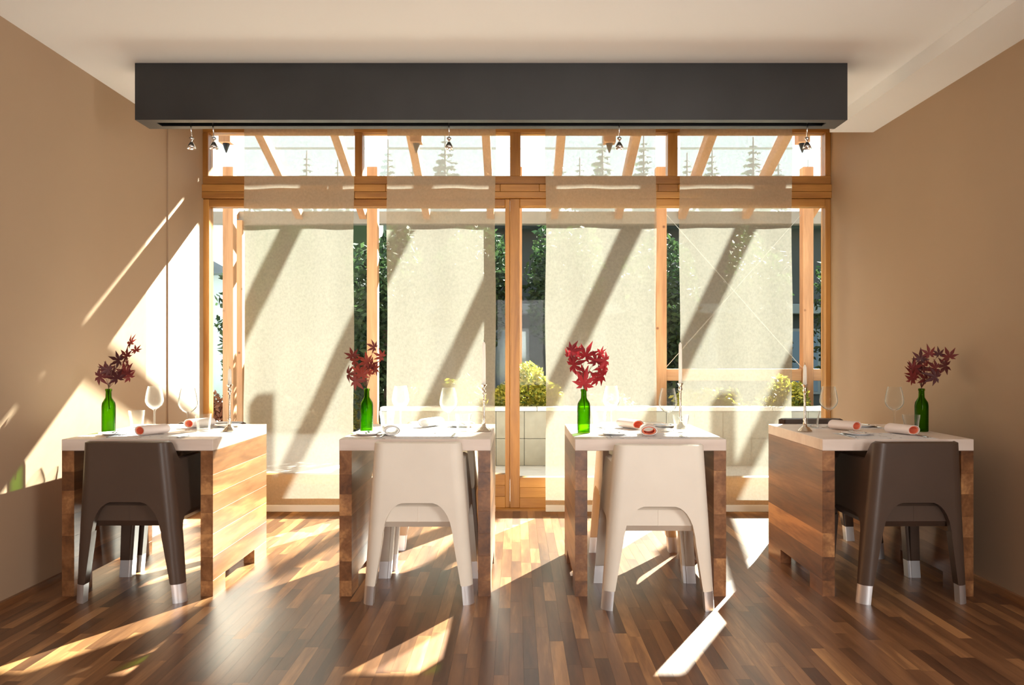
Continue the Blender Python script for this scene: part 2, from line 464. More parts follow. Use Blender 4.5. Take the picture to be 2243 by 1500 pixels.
wl = MB().box(-XW - 0.2, -XW, YB, 5.35, -0.1, 3.3).obj('wall_left', 'wall')
struct(wl, 'tan painted wall with sun streaks')
MB().box(-XW - 0.2, -XW + 0.008, 5.352, 6.12, -0.1, 3.3).obj('reveal', 'wall', wl)
wr = MB()
wr.box(XW, XW + 0.2, 1.65, 6.12, -0.1, 3.3)
wr.box(XW, XW + 0.2, YB, 0.55, -0.1, 3.3)
wr.box(XW, XW + 0.2, 0.55, 1.65, -0.1, 0.85)
wr.box(XW, XW + 0.2, 0.55, 1.65, 2.15, 3.3)
struct(wr.obj('wall_right', 'wall'), 'shaded tan painted wall')
wb = MB()
wb.box(-XW - 0.2, XW + 0.2, YB - 0.2, YB, -0.1, 0.45)
wb.box(-XW - 0.2, XW + 0.2, YB - 0.2, YB, 2.35, 3.3)
wb.box(-XW - 0.2, -0.45, YB - 0.2, YB, 0.45, 2.35)
wb.box(1.45, XW + 0.2, YB - 0.2, YB, 0.45, 2.35)
struct(wb.obj('wall_back', 'wall'), 'tan rear wall around an added window')
ce = struct(MB().box(-XW, XW, YB, 5.24, ZC, ZC + 0.2).obj('ceiling', 'ceiling'), 'off-white ceiling')
MB().box(-XW, XW, 5.10, 5.24, ZC + 0.2, 3.12).obj('upstand', 'ceiling', ce)
MB().box(-XW, XW, 5.10, 6.2, 3.05, 3.25).obj('bay_ceiling', 'ceiling', ce)
struct(MB().box(2.055, XW, YB, 5.24, 2.61, ZC - 0.0005).obj('ceiling_soffit', 'ceiling'), 'dropped off-white soffit along the shaded wall')
struct(MB().box(-XW - 0.2, XW + 0.2, 5.95, 6.12, 2.90, 4.45).obj('wall_front', 'wall'), 'wall above the window band')
# baseboards
struct(MB().box(-XW, -XW + 0.018, YB, 5.9, 0, 0.035).obj('baseboard_left', 'skirting'), 'low wooden skirting')
struct(MB().box(XW - 0.018, XW, YB, 5.9, 0, 0.035).obj('baseboard_right', 'skirting'), 'low wooden skirting')

# floor: sub-floor with walnut strips
fl = struct(MB().box(-XW - 0.2, XW + 0.2, YB, 6.12, -0.1, -0.012).obj('floor', 'soil'), 'walnut strip floor')
rng = random.Random(4)
SW = 0.0535
planks = []
nx = int(round(2 * XW / SW)); sw = 2 * XW / nx
for i in range(nx):
    y = YB - rng.random() * 0.5
    while y < 5.9:
        ln = rng.choice([0.32, 0.42, 0.5, 0.55, 0.62, 0.7]) * rng.uniform(0.9, 1.1)
        y0, y1 = max(y, YB), min(y + ln, 5.9)
        if y1 - y0 > 0.03:
            planks.append((-XW + i * sw, y0, y1))
        y += ln
def inview(p):
    return p[2] > 2.75 and abs(p[0]) < 0.68 * p[2]
near = sorted([p for p in planks if inview(p)], key=lambda p: p[1])[:300]
nset = set(near)
pm = MB().box(0, sw - 0.0004, 0, 1, -0.012, 0).mesh('plank', 'floor')
for p in near:
    link('plank', pm, fl, (p[0] + 0.0002, p[1], 0), 0, (1, p[2] - p[1] - 0.0004, 1))
b = MB()
for p in planks:
    if p not in nset:
        b.box(p[0] + 0.0003, p[0] + sw - 0.0003, p[1], p[2] - 0.0006, -0.012, 0)
tag(b.obj('planks', 'floor_joined', fl), kind='stuff')

# ------------------------------------------------------------------ windows
w1 = struct(empty('window_1', (0, YW, 2.42)), 'clerestory band of four wooden-framed panes')
def wpart(root, name, mat, x0, x1, y0, y1, z0, z1, ch=0.004):
    l = root.location
    return MB().rbox(x0 - l.x, x1 - l.x, y0 - l.y, y1 - l.y, z0 - l.z, z1 - l.z, ch).obj(name, mat, root)
FL, FR = -XW, XW
UM = [(-2.34, -2.292), (-1.202, -1.146), (-0.047, 0.031), (1.127, 1.200), (2.298, 2.34)]
for a, c in UM:
    wpart(w1, 'mullion', 'larch_z', a, c, YW, 6.04, 2.481, 2.804)
for nm, z0, z1 in (('head_rail', 2.804, 2.90), ('bottom_rail', 2.419, 2.481)):
    for (a, c) in ((FL, -0.9), (-0.899, 0.3), (0.301, 1.45), (1.451, FR)):
        wpart(w1, nm, 'larch_x', a, c, YW + 0.001, 6.04, z0, z1, 0.003)
for k in range(4):
    wpart(w1, 'pane', 'pane', UM[k][1], UM[k + 1][0], 5.99, 5.996, 2.481, 2.804, 0.001)
w4 = struct(empty('trim_1', (0, YW, 2.36)), 'orange larch transom between the window bands')
for (a, c) in ((FL, -1.9), (-1.899, -0.97), (-0.969, -0.12), (-0.119, 0.17), (0.171, 1.05), (1.051, 1.2), (1.201, FR)):
    wpart(w4, 'board', 'larch_x', a, c, YW - 0.016, 6.04, 2.362, 2.415, 0.003)
for (a, c) in ((FL, -1.2), (-1.199, -0.35), (-0.349, 0.3), (0.301, 1.4), (1.401, FR)):
    wpart(w4, 'board', 'larch_x', a, c, YW - 0.016, 6.04, 2.313, 2.3605, 0.003)

def door_window(name, x0, x1, sl, sr, zrail, yf, label):
    w = struct(empty(name, ((x0 + x1) / 2, yf, 0)), label)
    wpart(w, 'stile', 'larch_z', x0, x0 + sl, yf, yf + 0.09, 0.012, 2.311)
    wpart(w, 'stile', 'larch_z', x1 - sr, x1, yf, yf + 0.09, 0.012, 2.311)
    wpart(w, 'top_rail', 'larch_x', x0 + sl, x1 - sr, yf + 0.001, yf + 0.09, 2.254, 2.311)
    zz = 0.012
    hs = (zrail - 0.012) / 3
    for k in range(3):
        wpart(w, 'bottom_board', 'larch_x', x0 + sl, x1 - sr, yf + 0.001 + 0.002 * k, yf + 0.09, zz + k * hs, zz + (k + 1) * hs - 0.001, 0.002)
    wpart(w, 'pane', 'pane', x0 + sl, x1 - sr, yf + 0.045, yf + 0.055, zrail, 2.254, 0.001)
    return w
door_window('window_2', FL, -0.048, 0.05, 0.035, 0.258, YW + 0.012, 'tall glazed sliding door with larch frame by the sunlit wall')
door_window('window_3', -0.047, FR, 0.072, 0.042, 0.238, YW, 'tall glazed sliding door with larch frame by the shaded wall')
struct(MB().box(-XW, XW, 5.885, 6.12, -0.02, 0.011).obj('trim_2', 'larch_x'), 'wooden threshold under the glazed doors')
# unseen windows added to hold the fill lamps
w5 = struct(empty('side_fill_window', (XW, 1.1, 0.85)), 'added side window near the viewer')
for (a, c, d, e) in ((0.55, 0.60, 0.85, 2.15), (1.60, 1.65, 0.85, 2.15), (0.60, 1.60, 0.85, 0.90), (0.60, 1.60, 2.10, 2.15)):
    wpart(w5, 'frame_rail', 'larch_z', XW + 0.08, XW + 0.16, a, c, d, e)
wpart(w5, 'pane', 'pane', XW + 0.117, XW + 0.123, 0.60, 1.60, 0.90, 2.10, 0.001)
w6 = struct(empty('rear_fill_window', (0.5, YB, 0.45)), 'added rear window')
for (a, c, d, e) in ((-0.45, -0.40, 0.45, 2.35), (1.40, 1.45, 0.45, 2.35), (-0.40, 1.40, 0.45, 0.50), (-0.40, 1.40, 2.30, 2.35)):
    wpart(w6, 'frame_rail', 'larch_x', a, c, YB - 0.15, YB - 0.07, d, e)
wpart(w6, 'pane', 'pane', -0.40, 1.40, YB - 0.113, YB - 0.107, 0.50, 2.30, 0.001)

# ------------------------------------------------------------------ panel blinds
BY = 5.76
def blind(x0, x1, seed, label):
    r = random.Random(seed)
    root = tag(empty('panel_blind', ((x0 + x1) / 2, BY, 0.02)), label, 'blind', 'sheer panel blinds')
    w = (x1 - x0) / 2
    ph = [r.uniform(0, 6.28) for _ in range(4)]
    b = MB()
    nx_, nz_ = 26, 60
    z0, z1 = 0.045, 2.86
    vs = []
    for j in range(nz_ + 1):
        z = z0 + (z1 - z0) * j / nz_
        for i in range(nx_ + 1):
            x = -w + 2 * w * i / nx_
            env = min(1.0, (z - z0) * 1.4, (z1 - z) * 6)
            d = env * (0.007 * math.sin(9.5 * x + ph[0] + 0.5 * z) + 0.004 * math.sin(21 * x + ph[1]) + 0.003 * math.sin(4 * z + ph[2] + 5 * x))
            e = 0.004 * math.sin(5 * z + ph[3]) * env * (1 if i in (0, nx_) else 0)
            vs.append((x + e, d, z - 0.02))
    fs = [(j * (nx_ + 1) + i, j * (nx_ + 1) + i + 1, (j + 1) * (nx_ + 1) + i + 1, (j + 1) * (nx_ + 1) + i) for j in range(nz_) for i in range(nx_)]
    b.add(vs, fs).obj('fabric', 'fabric', root, smooth=True)
    MB().rbox(-w, w, -0.008, 0.008, 0.0, 0.048, 0.003).obj('bottom_bar', 'white_metal', root)
    MB().rbox(-w, w, -0.01, 0.01, 2.84, 2.87, 0.003).obj('carrier', 'white_metal', root)
    return root
blind(-1.962, -1.172, 1, 'sheer beige panel blind beside the wall with sun streaks')
blind(-0.932, -0.151, 2, 'sheer beige panel blind hanging behind the table with white napkins')
blind(0.211, 1.007, 3, 'sheer beige panel blind hanging behind the bright red maple sprig')
blind(1.175, 1.988, 4, 'sheer beige panel blind beside the shaded wall, cable cross behind it')
tr = tag(empty('blind_track', (0, BY, 2.9)), 'slim ceiling rail carrying the panel blinds above the window', 'rail')
MB().rbox(-2.3, 2.3, -0.03, 0.03, -0.01, 0.03, 0.003).obj('rail_profile', 'white_metal', tr)
for x in (-1.9, -0.6, 0.7, 1.9):
    MB().box(x - 0.02, x + 0.02, -0.015, 0.015, 0.03, 0.151).obj('ceiling_bracket', 'white_metal', tr)

# ------------------------------------------------------------------ black light box with spotlights
lb = tag(empty('light_box', (-0.1325, 4.295, 2.39)), 'long black steel light box under the ceiling', 'light fixture')
hw = 1.8775
for nm, bx in (('front_plate', (-hw, hw, -0.085, -0.079, 0.0, 0.2995)), ('back_plate', (-hw, hw, 0.079, 0.085, 0.0, 0.2995)),
               ('end_plate', (-hw, -hw + 0.006, -0.079, 0.079, 0.0, 0.2995)), ('end_plate', (hw - 0.006, hw, -0.079, 0.079, 0.0, 0.2995)),
               ('bottom_lip', (-hw + 0.006, hw - 0.006, -0.079, -0.032, 0.0, 0.006)), ('bottom_lip', (-hw + 0.006, hw - 0.006, 0.034, 0.079, 0.0, 0.006)),
               ('bottom_lip', (-hw + 0.006, -hw + 0.09, -0.032, 0.034, 0.0, 0.006)), ('bottom_lip', (hw - 0.09, hw - 0.006, -0.032, 0.034, 0.0, 0.006))):
    box_obj(nm, 'black_steel', lb, *bx)
box_obj('slot_lining', 'dark', lb, -hw + 0.08, hw - 0.08, -0.05, 0.05, 0.05, 0.06)
box_obj('track', 'dark', lb, -hw + 0.1, hw - 0.1, -0.02, 0.02, 0.03, 0.05)
def spotlight(x, lean, label):
    s = tag(empty('spotlight', (x, 4.295, 2.42)), label, 'spotlight', 'chrome spotlights under the black box')
    dx = lean
    MB().tube([(0, 0, 0.0), (dx * 0.5, 0, -0.05), (dx, 0, -0.098)], 0.0035, 8).obj('rod', 'chrome', s, True)
    MB().lathe([(0.0001, 0.014), (0.012, 0.006), (0.013, 0.0), (0.006, -0.008), (0.004, -0.016), (0.0001, -0.016)], 16, dx, 0, -0.108).obj('joint', 'chrome', s, True)
    MB().lathe([(0.004, 0.012), (0.010, 0.006), (0.020, -0.012), (0.0235, -0.026), (0.0225, -0.026), (0.018, -0.012), (0.004, 0.004)], 20, dx, 0, -0.134).obj('reflector', 'chrome', s, True)
    MB().lathe([(0.0001, 0.0), (0.006, -0.002), (0.0105, -0.010), (0.008, -0.014), (0.0001, -0.016)], 14, dx, 0, -0.136).obj('bulb', 'dark', s, True)
    return s
spotlight(-1.752, 0.006, 'outermost chrome spotlight under the black box by the sun-streaked wall')
spotlight(-1.634, 0.008, 'chrome spotlight of the close pair, next to the outermost spotlight')
spotlight(-0.362, 0.0, 'chrome spotlight above the table with white napkins')
spotlight(0.553, 0.0, 'chrome spotlight above the table with the bright red maple sprig')
spotlight(1.566, -0.004, 'chrome spotlight above the brown-chair table by the shaded wall')

# ------------------------------------------------------------------ tables
TY0, TY1, TH = 3.81, 4.63, 0.75
def make_table(xc, label, seed):
    r = random.Random(seed)
    t = tag(empty('dining_table', (xc, (TY0 + TY1) / 2, 0)), label, 'table', 'walnut dining tables')
    hx, hy = 0.361, (TY1 - TY0) / 2
    MB().rbox(-hx, hx, -hy, hy, 0.695, TH, 0.002).obj('tabletop', 'pale', t)
    for s in (-1, 1):
        p = empty('side_panel', (s * (hx - 0.03), 0, 0), 0, t)
        MB().rbox(-0.0295, 0.0295, -hy + 0.002, -hy + 0.165, 0, 0.0748, 0.0004).obj('foot', 'table', p)
        MB().rbox(-0.0295, 0.0295, hy - 0.215, hy - 0.002, 0, 0.0748, 0.0004).obj('foot', 'table', p)
        hs = [r.uniform(0.85, 1.2) for _ in range(6)]
        k = 0.62 / sum(hs); z = 0.075
        for h in hs:
            MB().rbox(-0.0295, 0.0295, -hy + 0.002, hy - 0.002, z, z + h * k - 0.0002, 0.0004).obj('board', 'table', p)
            z += h * k
    return t
XT = [-1.808, -0.484, 0.6405, 1.821]
TN = ['the brown-chair table by the sun-streaked wall', 'the table with white napkins', 'the table with the bright red sprig', 'the brown-chair table by the shaded wall']
TL = ['walnut table with pale top and brown chairs by the sun-streaked wall', 'walnut table with pale top, cream chairs and white rolled napkins',
      'walnut table with pale top, cream chairs and a bright red maple sprig', 'walnut table with pale top and brown chairs by the shaded wall']
for i in range(4):
    make_table(XT[i], TL[i], 20 + i)

# ------------------------------------------------------------------ armchairs
def smooth(a, b, x):
    t = max(0.0, min(1.0, (x - a) / (b - a)))
    return t * t * (3 - 2 * t)

def chair_columns():
    """Plan path of the leather shell at unit half width: list of (kind, t) columns with corner distances."""
    cols = []
    def seg_ts(lo, hi, n, e=None):
        return [lo + (hi - lo) * i / n for i in range(n + 1)]
    return cols

R_C = 0.05
def plan(h):
    k = h / 0.75
    return 0.258 - 0.058 * k, -0.245 - 0.035 * k, 0.245 - 0.01 * k     # half width, back y, front y

def path_points(h):
    """Outer outline at height h from the inner end of the front corner (x>0 side) round the back to the other one.
    Returns list of (x, y, nx, ny, d, zone, y)."""
    w, yb, yf = plan(h)
    r = R_C
    half = []          # x>0 half, from front inner end to centre of the back
    arc_half = r * PI / 4
    for i in range(3):                                     # short return at the front
        t = i / 2
        x = w - r - 0.012 * (1 - t)
        half.append((x, yf, 0, 1, arc_half + (w - r - x), 'front'))
    for i in range(1, 9):                                  # front corner
        a = PI / 2 - (PI / 2) * i / 8
        half.append((w - r + r * math.cos(a), yf - r + r * math.sin(a), math.cos(a), math.sin(a), abs(a - PI / 4) * r, 'front' if a > PI / 4 else 'side_f'))
    L = (yf - r) - (yb + r)
    ds = [0.004, 0.010, 0.016, 0.022, 0.03, 0.04, 0.052, 0.066, 0.082, 0.10, 0.125, 0.15]
    for d in ds:
        half.append((w, yf - r - d, 1, 0, arc_half + d, 'side_f'))
    mid = L - 0.30
    for i in range(1, 4):
        half.append((w, yf - r - 0.15 - mid * i / 4, 1, 0, 9, 'side_f'))
    for d in ds[::-1]:
        half.append((w, yb + r + d, 1, 0, arc_half + d, 'side_b'))
    for i in range(0, 9):                                  # rear corner
        a = -(PI / 2) * i / 8
        half.append((w - r + r * math.cos(a), yb + r + r * math.sin(a), math.cos(a), math.sin(a), abs(a + PI / 4) * r, 'side_b' if a > -PI / 4 else 'back'))
    for d in ds:
        half.append((w - r - d, yb, 0, -1, arc_half + d, 'back'))
    rest = w - r - 0.15
    for i in range(1, 4):
        half.append((rest * (1 - i / 3), yb, 0, -1, 9, 'back'))
    other = [(-x, y, -nx, ny, d, z) for (x, y, nx, ny, d, z) in half[:-1]][::-1]
    return half + other
REF = path_points(0.4)
NC = len(REF)
LEG_TOP, CAP_TOP = 0.335, 0.088
def bottom_of(c):
    d, zone = c[4], c[5]
    if zone == 'front':
        return CAP_TOP
    arch = 0.475 if zone == 'back' else 0.405
    d0 = 0.043
    if d <= d0:
        return CAP_TOP
    if d < d0 + 0.020:
        return CAP_TOP + (LEG_TOP - CAP_TOP) * (d - d0) / 0.020
    t = min(1.0, (d - d0 - 0.020) / 0.085)
    return LEG_TOP + (arch - LEG_TOP) * math.sqrt(max(0.0, 1 - (1 - t) ** 2))
def top_of(c):
    y, zone = c[1], c[5]
    if zone == 'front' or (zone == 'side_f' and y > 0.225):
        return 0.435
    if zone == 'back':
        return 0.748
    z = 0.435 + (0.66 - 0.435) * smooth(0.225, 0.09, y) if y > 0.09 else 0.66
    return z + 0.088 * smooth(-0.145, -0.225, y)
def at_height(i, h):
    return PATHS(h)[i]
_pc = {}
def PATHS(h):
    k = round(h, 4)
    if k not in _pc:
        _pc[k] = path_points(k)
    return _pc[k]

def sheet(cols, zlo, zhi, rows, thick, cap_top=True, round_top=0.0):
    """Closed sheet over the given columns, outside on the path, inside offset by thick."""
    b = MB()
    n = len(cols)
    out_i, in_i = [], []
    for c in cols:
        z0, z1 = zlo(c), zhi(c)
        oo, ii = [], []
        for j in range(rows + 1):
            h = z0 + (z1 - z0) * j / rows
            x, y, nx_, ny_, d, zn = PATHS(h)[c]
            oo.append((x, y, h)); ii.append((x - nx_ * thick, y - ny_ * thick, h))
        out_i.append(oo); in_i.append(ii)
    vs = []; fs = []
    def idx(c, side, j): return (c * 2 + side) * (rows + 1) + j
    for c in range(n):
        vs += out_i[c] + in_i[c]
    for c in range(n - 1):
        for j in range(rows):
            fs.append((idx(c, 0, j), idx(c, 0, j + 1), idx(c + 1, 0, j + 1), idx(c + 1, 0, j)))
            fs.append((idx(c, 1, j), idx(c + 1, 1, j), idx(c + 1, 1, j + 1), idx(c, 1, j + 1)))
        fs.append((idx(c, 0, 0), idx(c + 1, 0, 0), idx(c + 1, 1, 0), idx(c, 1, 0)))
    base = len(vs)
    for c in range(n):           # rounded rim along the top
        o, i_ = out_i[c][-1], in_i[c][-1]
        vs.append(((o[0] + i_[0]) / 2, (o[1] + i_[1]) / 2, o[2] + round_top))
    for c in range(n - 1):
        fs.append((idx(c, 0, rows), base + c, base + c + 1, idx(c + 1, 0, rows)))
        fs.append((idx(c, 1, rows), idx(c + 1, 1, rows), base + c + 1, base + c))
    for c in (0, n - 1):
        for j in range(rows):
            q = (idx(c, 0, j), idx(c, 1, j), idx(c, 1, j + 1), idx(c, 0, j + 1))
            fs.append(q if c == 0 else q[::-1])
    return b.add(vs, fs)

def make_chair(mat):
    """Leather armchair; rear towards -y, origin on the floor between the feet."""
    root = empty('armchair')
    allc = list(range(NC))
    zl = lambda c: max(LEG_TOP, bottom_of(REF[c]))
    sheet(allc, zl, lambda c: top_of(REF[c]), 12, 0.032, round_top=0.007).obj('shell', mat, root, True, 50)
    groups = []; cur = []
    for c in allc:
        if bottom_of(REF[c]) < LEG_TOP - 1e-6:
            cur.append(c)
        elif cur:
            groups.append(cur); cur = []
    if cur: groups.append(cur)
    for g in groups:
        lg = sheet(g, lambda c: bottom_of(REF[c]), lambda c: LEG_TOP, 8, 0.046).obj('leg', mat, root, True, 50)
        cc = [c for c in g if bottom_of(REF[c]) <= CAP_TOP + 1e-6]
        sheet(cc, lambda c: 0.0, lambda c: CAP_TOP, 2, 0.046).obj('metal_foot', 'alu', lg, True, 40)
    sb_ = MB().rbox(-0.213, 0.213, -0.228, 0.20, 0.352, 0.482, 0.03).obj('seat_base', mat, root, True, 30)
    MB().box(-0.0015, 0.0015, -0.2295, 0.17, 0.381, 0.452).box(-0.0015, 0.0015, -0.199, 0.17, 0.3508, 0.36).obj('seam', mat, sb_)
    MB().rbox(-0.192, 0.192, -0.225, 0.215, 0.478, 0.515, 0.012).obj('seat', mat, root, True, 30)
    return root
proto = {m: make_chair(m) for m in ('leather_brown', 'leather_cream')}
used = set()
def chair(mat, x, y, rz, label, group):
    if mat not in used:
        used.add(mat); c = proto[mat]
    else:
        c = copy_tree(proto[mat])
    c.location = (x, y, 0); c.rotation_euler = (0, 0, rz)
    tag(c, label, 'chair', group)
chair('leather_brown', -1.80, 3.945, 0.0, 'brown leather armchair by the sun-streaked wall, its back to the room', 'brown leather armchairs')
chair('leather_brown', -1.80, 4.49, PI, 'brown leather armchair tucked in window-side by the sun-streaked wall', 'brown leather armchairs')
chair('leather_cream', -0.453, 3.92, 0.0, 'cream leather armchair with its back to the room, at the white-napkin table', 'cream leather armchairs')
chair('leather_cream', -0.447, 4.505, PI, 'cream leather armchair tucked in window-side at the white-napkin table', 'cream leather armchairs')
chair('leather_cream', 0.645, 3.835, -0.015, 'cream leather armchair with its back to the room, below the bright red sprig', 'cream leather armchairs')
chair('leather_cream', 0.68, 4.455, PI, 'cream leather armchair tucked in window-side behind the bright red sprig', 'cream leather armchairs')
chair('leather_brown', 1.837, 3.93, 0.02, 'brown leather armchair by the shaded wall, its back to the room', 'brown leather armchairs')
chair('leather_brown', 1.835, 4.745, PI, 'brown leather armchair standing window-side by the shaded wall', 'brown leather armchairs')

# ------------------------------------------------------------------ things on the tables
bottle_me = MB().lathe([(0.0001, 0.004), (0.026, 0.002), (0.0315, 0.0), (0.0335, 0.004), (0.0335, 0.135), (0.031, 0.152), (0.022, 0.167), (0.0155, 0.178), (0.0148, 0.19), (0.0140, 0.212),
                        (0.0165, 0.213), (0.0165, 0.224), (0.0135, 0.225), (0.0118, 0.224), (0.0118, 0.185), (0.0135, 0.177), (0.020, 0.164), (0.029, 0.150), (0.0313, 0.135), (0.0313, 0.006), (0.0001, 0.012)], 28).mesh('bottle', 'bottle', True, 60)
WG = [(0.0001, 0.0), (0.037, 0.0), (0.038, 0.0015), (0.020, 0.004), (0.006, 0.010), (0.0036, 0.022), (0.0034, 0.070), (0.0046, 0.088), (0.010, 0.096), (0.026, 0.106), (0.040, 0.121), (0.0475, 0.138), (0.0485, 0.150),
      (0.0455, 0.175), (0.0400, 0.203), (0.0345, 0.226), (0.0337, 0.226), (0.0390, 0.203), (0.0445, 0.175), (0.0475, 0.150), (0.0463, 0.138), (0.039, 0.1225), (0.025, 0.108), (0.008, 0.100), (0.0001, 0.099)]
wine_me = MB().lathe(WG, 36).mesh('wine_glass', 'glass', True, 70)
TG = [(0.0001, 0.0), (0.030, 0.0), (0.0335, 0.004), (0.0355, 0.03), (0.0385, 0.06), (0.041, 0.075), (0.0425, 0.092), (0.0412, 0.092), (0.0395, 0.075), (0.036, 0.055), (0.0325, 0.03), (0.030, 0.014), (0.0001, 0.011)]
tumbler_me = MB().lathe(TG, 54, mod=lambda a, z: 1 - (0.05 * abs(math.cos(4.5 * a)) ** 1.0 if z < 0.07 else 0.0)).mesh('tumbler', 'glass', True, 25)
def glass_thing(name, me, x, y, label, cat, group):
    return tag(link(name, me, None, (x, y, TH + 0.0012)), label, cat, group)

cs_prof_base = [(0.0001, 0.0), (0.036, 0.0), (0.037, 0.004), (0.030, 0.010), (0.024, 0.018), (0.013, 0.026), (0.009, 0.036), (0.0001, 0.036)]
cs_prof_stem = [(0.0001, 0.030), (0.008, 0.034), (0.011, 0.042), (0.006, 0.052), (0.010, 0.062), (0.006, 0.070), (0.0065, 0.19), (0.0085, 0.196), (0.0055, 0.205), (0.0001, 0.205)]
cs_prof_cup = [(0.0001, 0.200), (0.006, 0.203), (0.012, 0.212), (0.0085, 0.224), (0.0105, 0.236), (0.0165, 0.243), (0.0165, 0.246), (0.0105, 0.246), (0.0102, 0.234), (0.0001, 0.233)]
def candlestick(x, y, n, length):
    c = tag(empty('candlestick', (x, y, TH + 0.0012)), 'slender silver candlestick on ' + TN[n], 'candlestick', 'silver candlesticks')
    MB().lathe(cs_prof_base, 24, mod=lambda a, z: 1 + 0.06 * math.cos(8 * a) * (1 if z < 0.02 else 0)).obj('base', 'silver', c, True, 40)
    MB().lathe(cs_prof_stem, 16).obj('stem', 'silver', c, True, 60)
    MB().lathe(cs_prof_cup, 20).obj('candle_cup', 'silver', c, True, 60)
    k = tag(empty('candle', (x, y, TH + 0.0012 + 0.2332)), 'white taper candle on ' + TN[n], 'candle', 'white candles')
    MB().lathe([(0.0001, 0.0), (0.0098, 0.0), (0.0096, length * 0.6), (0.0085, length - 0.012), (0.004, length), (0.0001, length - 0.001)], 16).obj('wax', 'candle', k, True, 50)
    MB().tube([(0, 0, length - 0.002), (0.001, 0, length + 0.006), (-0.002, 0, length + 0.012)], 0.001, 6).obj('wick', 'wick', k)

def maple_leaf():
    """Seven-lobed star leaf, stalk at origin, tip along +y, unit width about 1."""
    lobes = [(-128, 0.30), (-88, 0.46), (-45, 0.60), (0, 0.68), (45, 0.60), (88, 0.46), (128, 0.30)]
    b = MB()
    pts = [(0, 0, 0)]
    for i, (a, l) in enumerate(lobes):
        ar = math.radians(a)
        d = (math.sin(ar), math.cos(ar)); nrm = (d[1], -d[0])
        wd = 0.075 * (0.6 + l)
        pts.append((d[0] * l * 0.45 - nrm[0] * wd, d[1] * l * 0.45 - nrm[1] * wd, 0.03))
        pts.append((d[0] * l, d[1] * l, -0.10 * l))
        pts.append((d[0] * l * 0.45 + nrm[0] * wd, d[1] * l * 0.45 + nrm[1] * wd, 0.03))
        if i < len(lobes) - 1:
            am = math.radians((a + lobes[i + 1][0]) / 2)
            pts.append((math.sin(am) * 0.15, math.cos(am) * 0.15, 0.015))
    fs = []
    i = 1
    n = len(lobes)
    for k in range(n):
        fs.append((0, i, i + 1)); fs.append((0, i + 1, i + 2))
        if k < n - 1:
            fs.append((0, i + 2, i + 3)); fs.append((0, i + 3, i + 4)); i += 4
    b.add(pts, fs)
    return b
leaf_mes = [maple_leaf().mesh('leaf', m_, True) for m_ in ('maple_dark', 'maple_rust', 'maple', 'maple_dark')]
LEAVES = [
    [(-0.095, .275, 30), (-0.118, .235, 22), (-0.086, .205, 30), (-0.08, .185, 30), (-0.105, .165, 26), (0.050, .125, 34), (0.03, .10, 32), (-0.022, .135, 26), (-0.008, .105, 26), (-0.072, .115, 34), (-0.055, .085, 34), (-0.09, .095, 30)],
    [(-0.045, .255, 24), (-0.075, .205, 26), (0.063, .205, 28), (0.068, .18, 26), (-0.012, .175, 32), (-0.027, .15, 30), (0.105, .11, 34), (0.055, .075, 36), (0.042, .12, 34), (-0.062, .14, 26), (-0.008, .12, 28), (0.018, .10, 30)],
    [(0.070, .235, 34), (0.035, .235, 20), (0.073, .205, 34), (0.060, .160, 40), (-0.012, .205, 42), (-0.088, .22, 26), (-0.062, .175, 34), (-0.112, .185, 34), (-0.112, .150, 34), (-0.095, .105, 38), (-0.012, .105, 38), (0.006, .058, 46), (-0.075, .078, 34)],
    [(-0.03, .215, 28), (0.0, .19, 30), (-0.124, .20, 32), (0.058, .14, 32), (0.014, .14, 36), (-0.04, .155, 34), (-0.10, .14, 36), (-0.15, .155, 34), (0.03, .10, 34), (0.078, .08, 36), (-0.055, .095, 34), (-0.018, .085, 34), (-0.075, .215, 22)],
]
SPRIG = ['dark red maple sprig rising to one side in the bottle by the sun-streaked wall', 'rust red maple sprig in the bottle on the white-napkin table',
         'bright red maple sprig in the green bottle before a beige blind', 'dark maroon maple sprig in the bottle by the shaded wall']
def sprig(n, x, y):
    """maple leaves on twigs; dx given towards the sunlit wall as positive, heights above the bottle mouth"""
    r = random.Random(70 + n)
    root = tag(empty('maple_sprig', (x, y, TH + 0.15)), SPRIG[n], 'leaf sprig', 'maple sprigs in bottles')
    tw = MB()
    fork = Vector((0.0, 0, 0.079))
    top = max(l[1] for l in LEAVES[n])
    tw.tube([(0.004, 0, -0.03), (0, 0, 0.03), fork], 0.0022, 6)
    for (dx, dz, s) in LEAVES[n]:
        p = Vector((-dx, r.uniform(-0.055, 0.055), 0.044 + dz * 0.97))
        mid = fork.lerp(p, 0.5) + Vector((-0.012 * (1 if p.x > 0 else -1), 0, 0.018))
        size = s / 430.0 * 1.4
        tw.tube([fork, mid, p], 0.0014, 5, 0.0008)
        o = link('leaf', leaf_mes[n], root, p, 0, (size, size, size))
        a = math.atan2(p.x - 0.3 * fork.x, max(0.02, p.z - 0.16))
        o.rotation_euler = (PI / 2 + r.uniform(-0.7, 0.5), -a * 0.9 + PI * 0 + r.uniform(-0.9, 0.9), r.uniform(-0.6, 0.6))
    tw.obj('twig', 'twig', root, True)

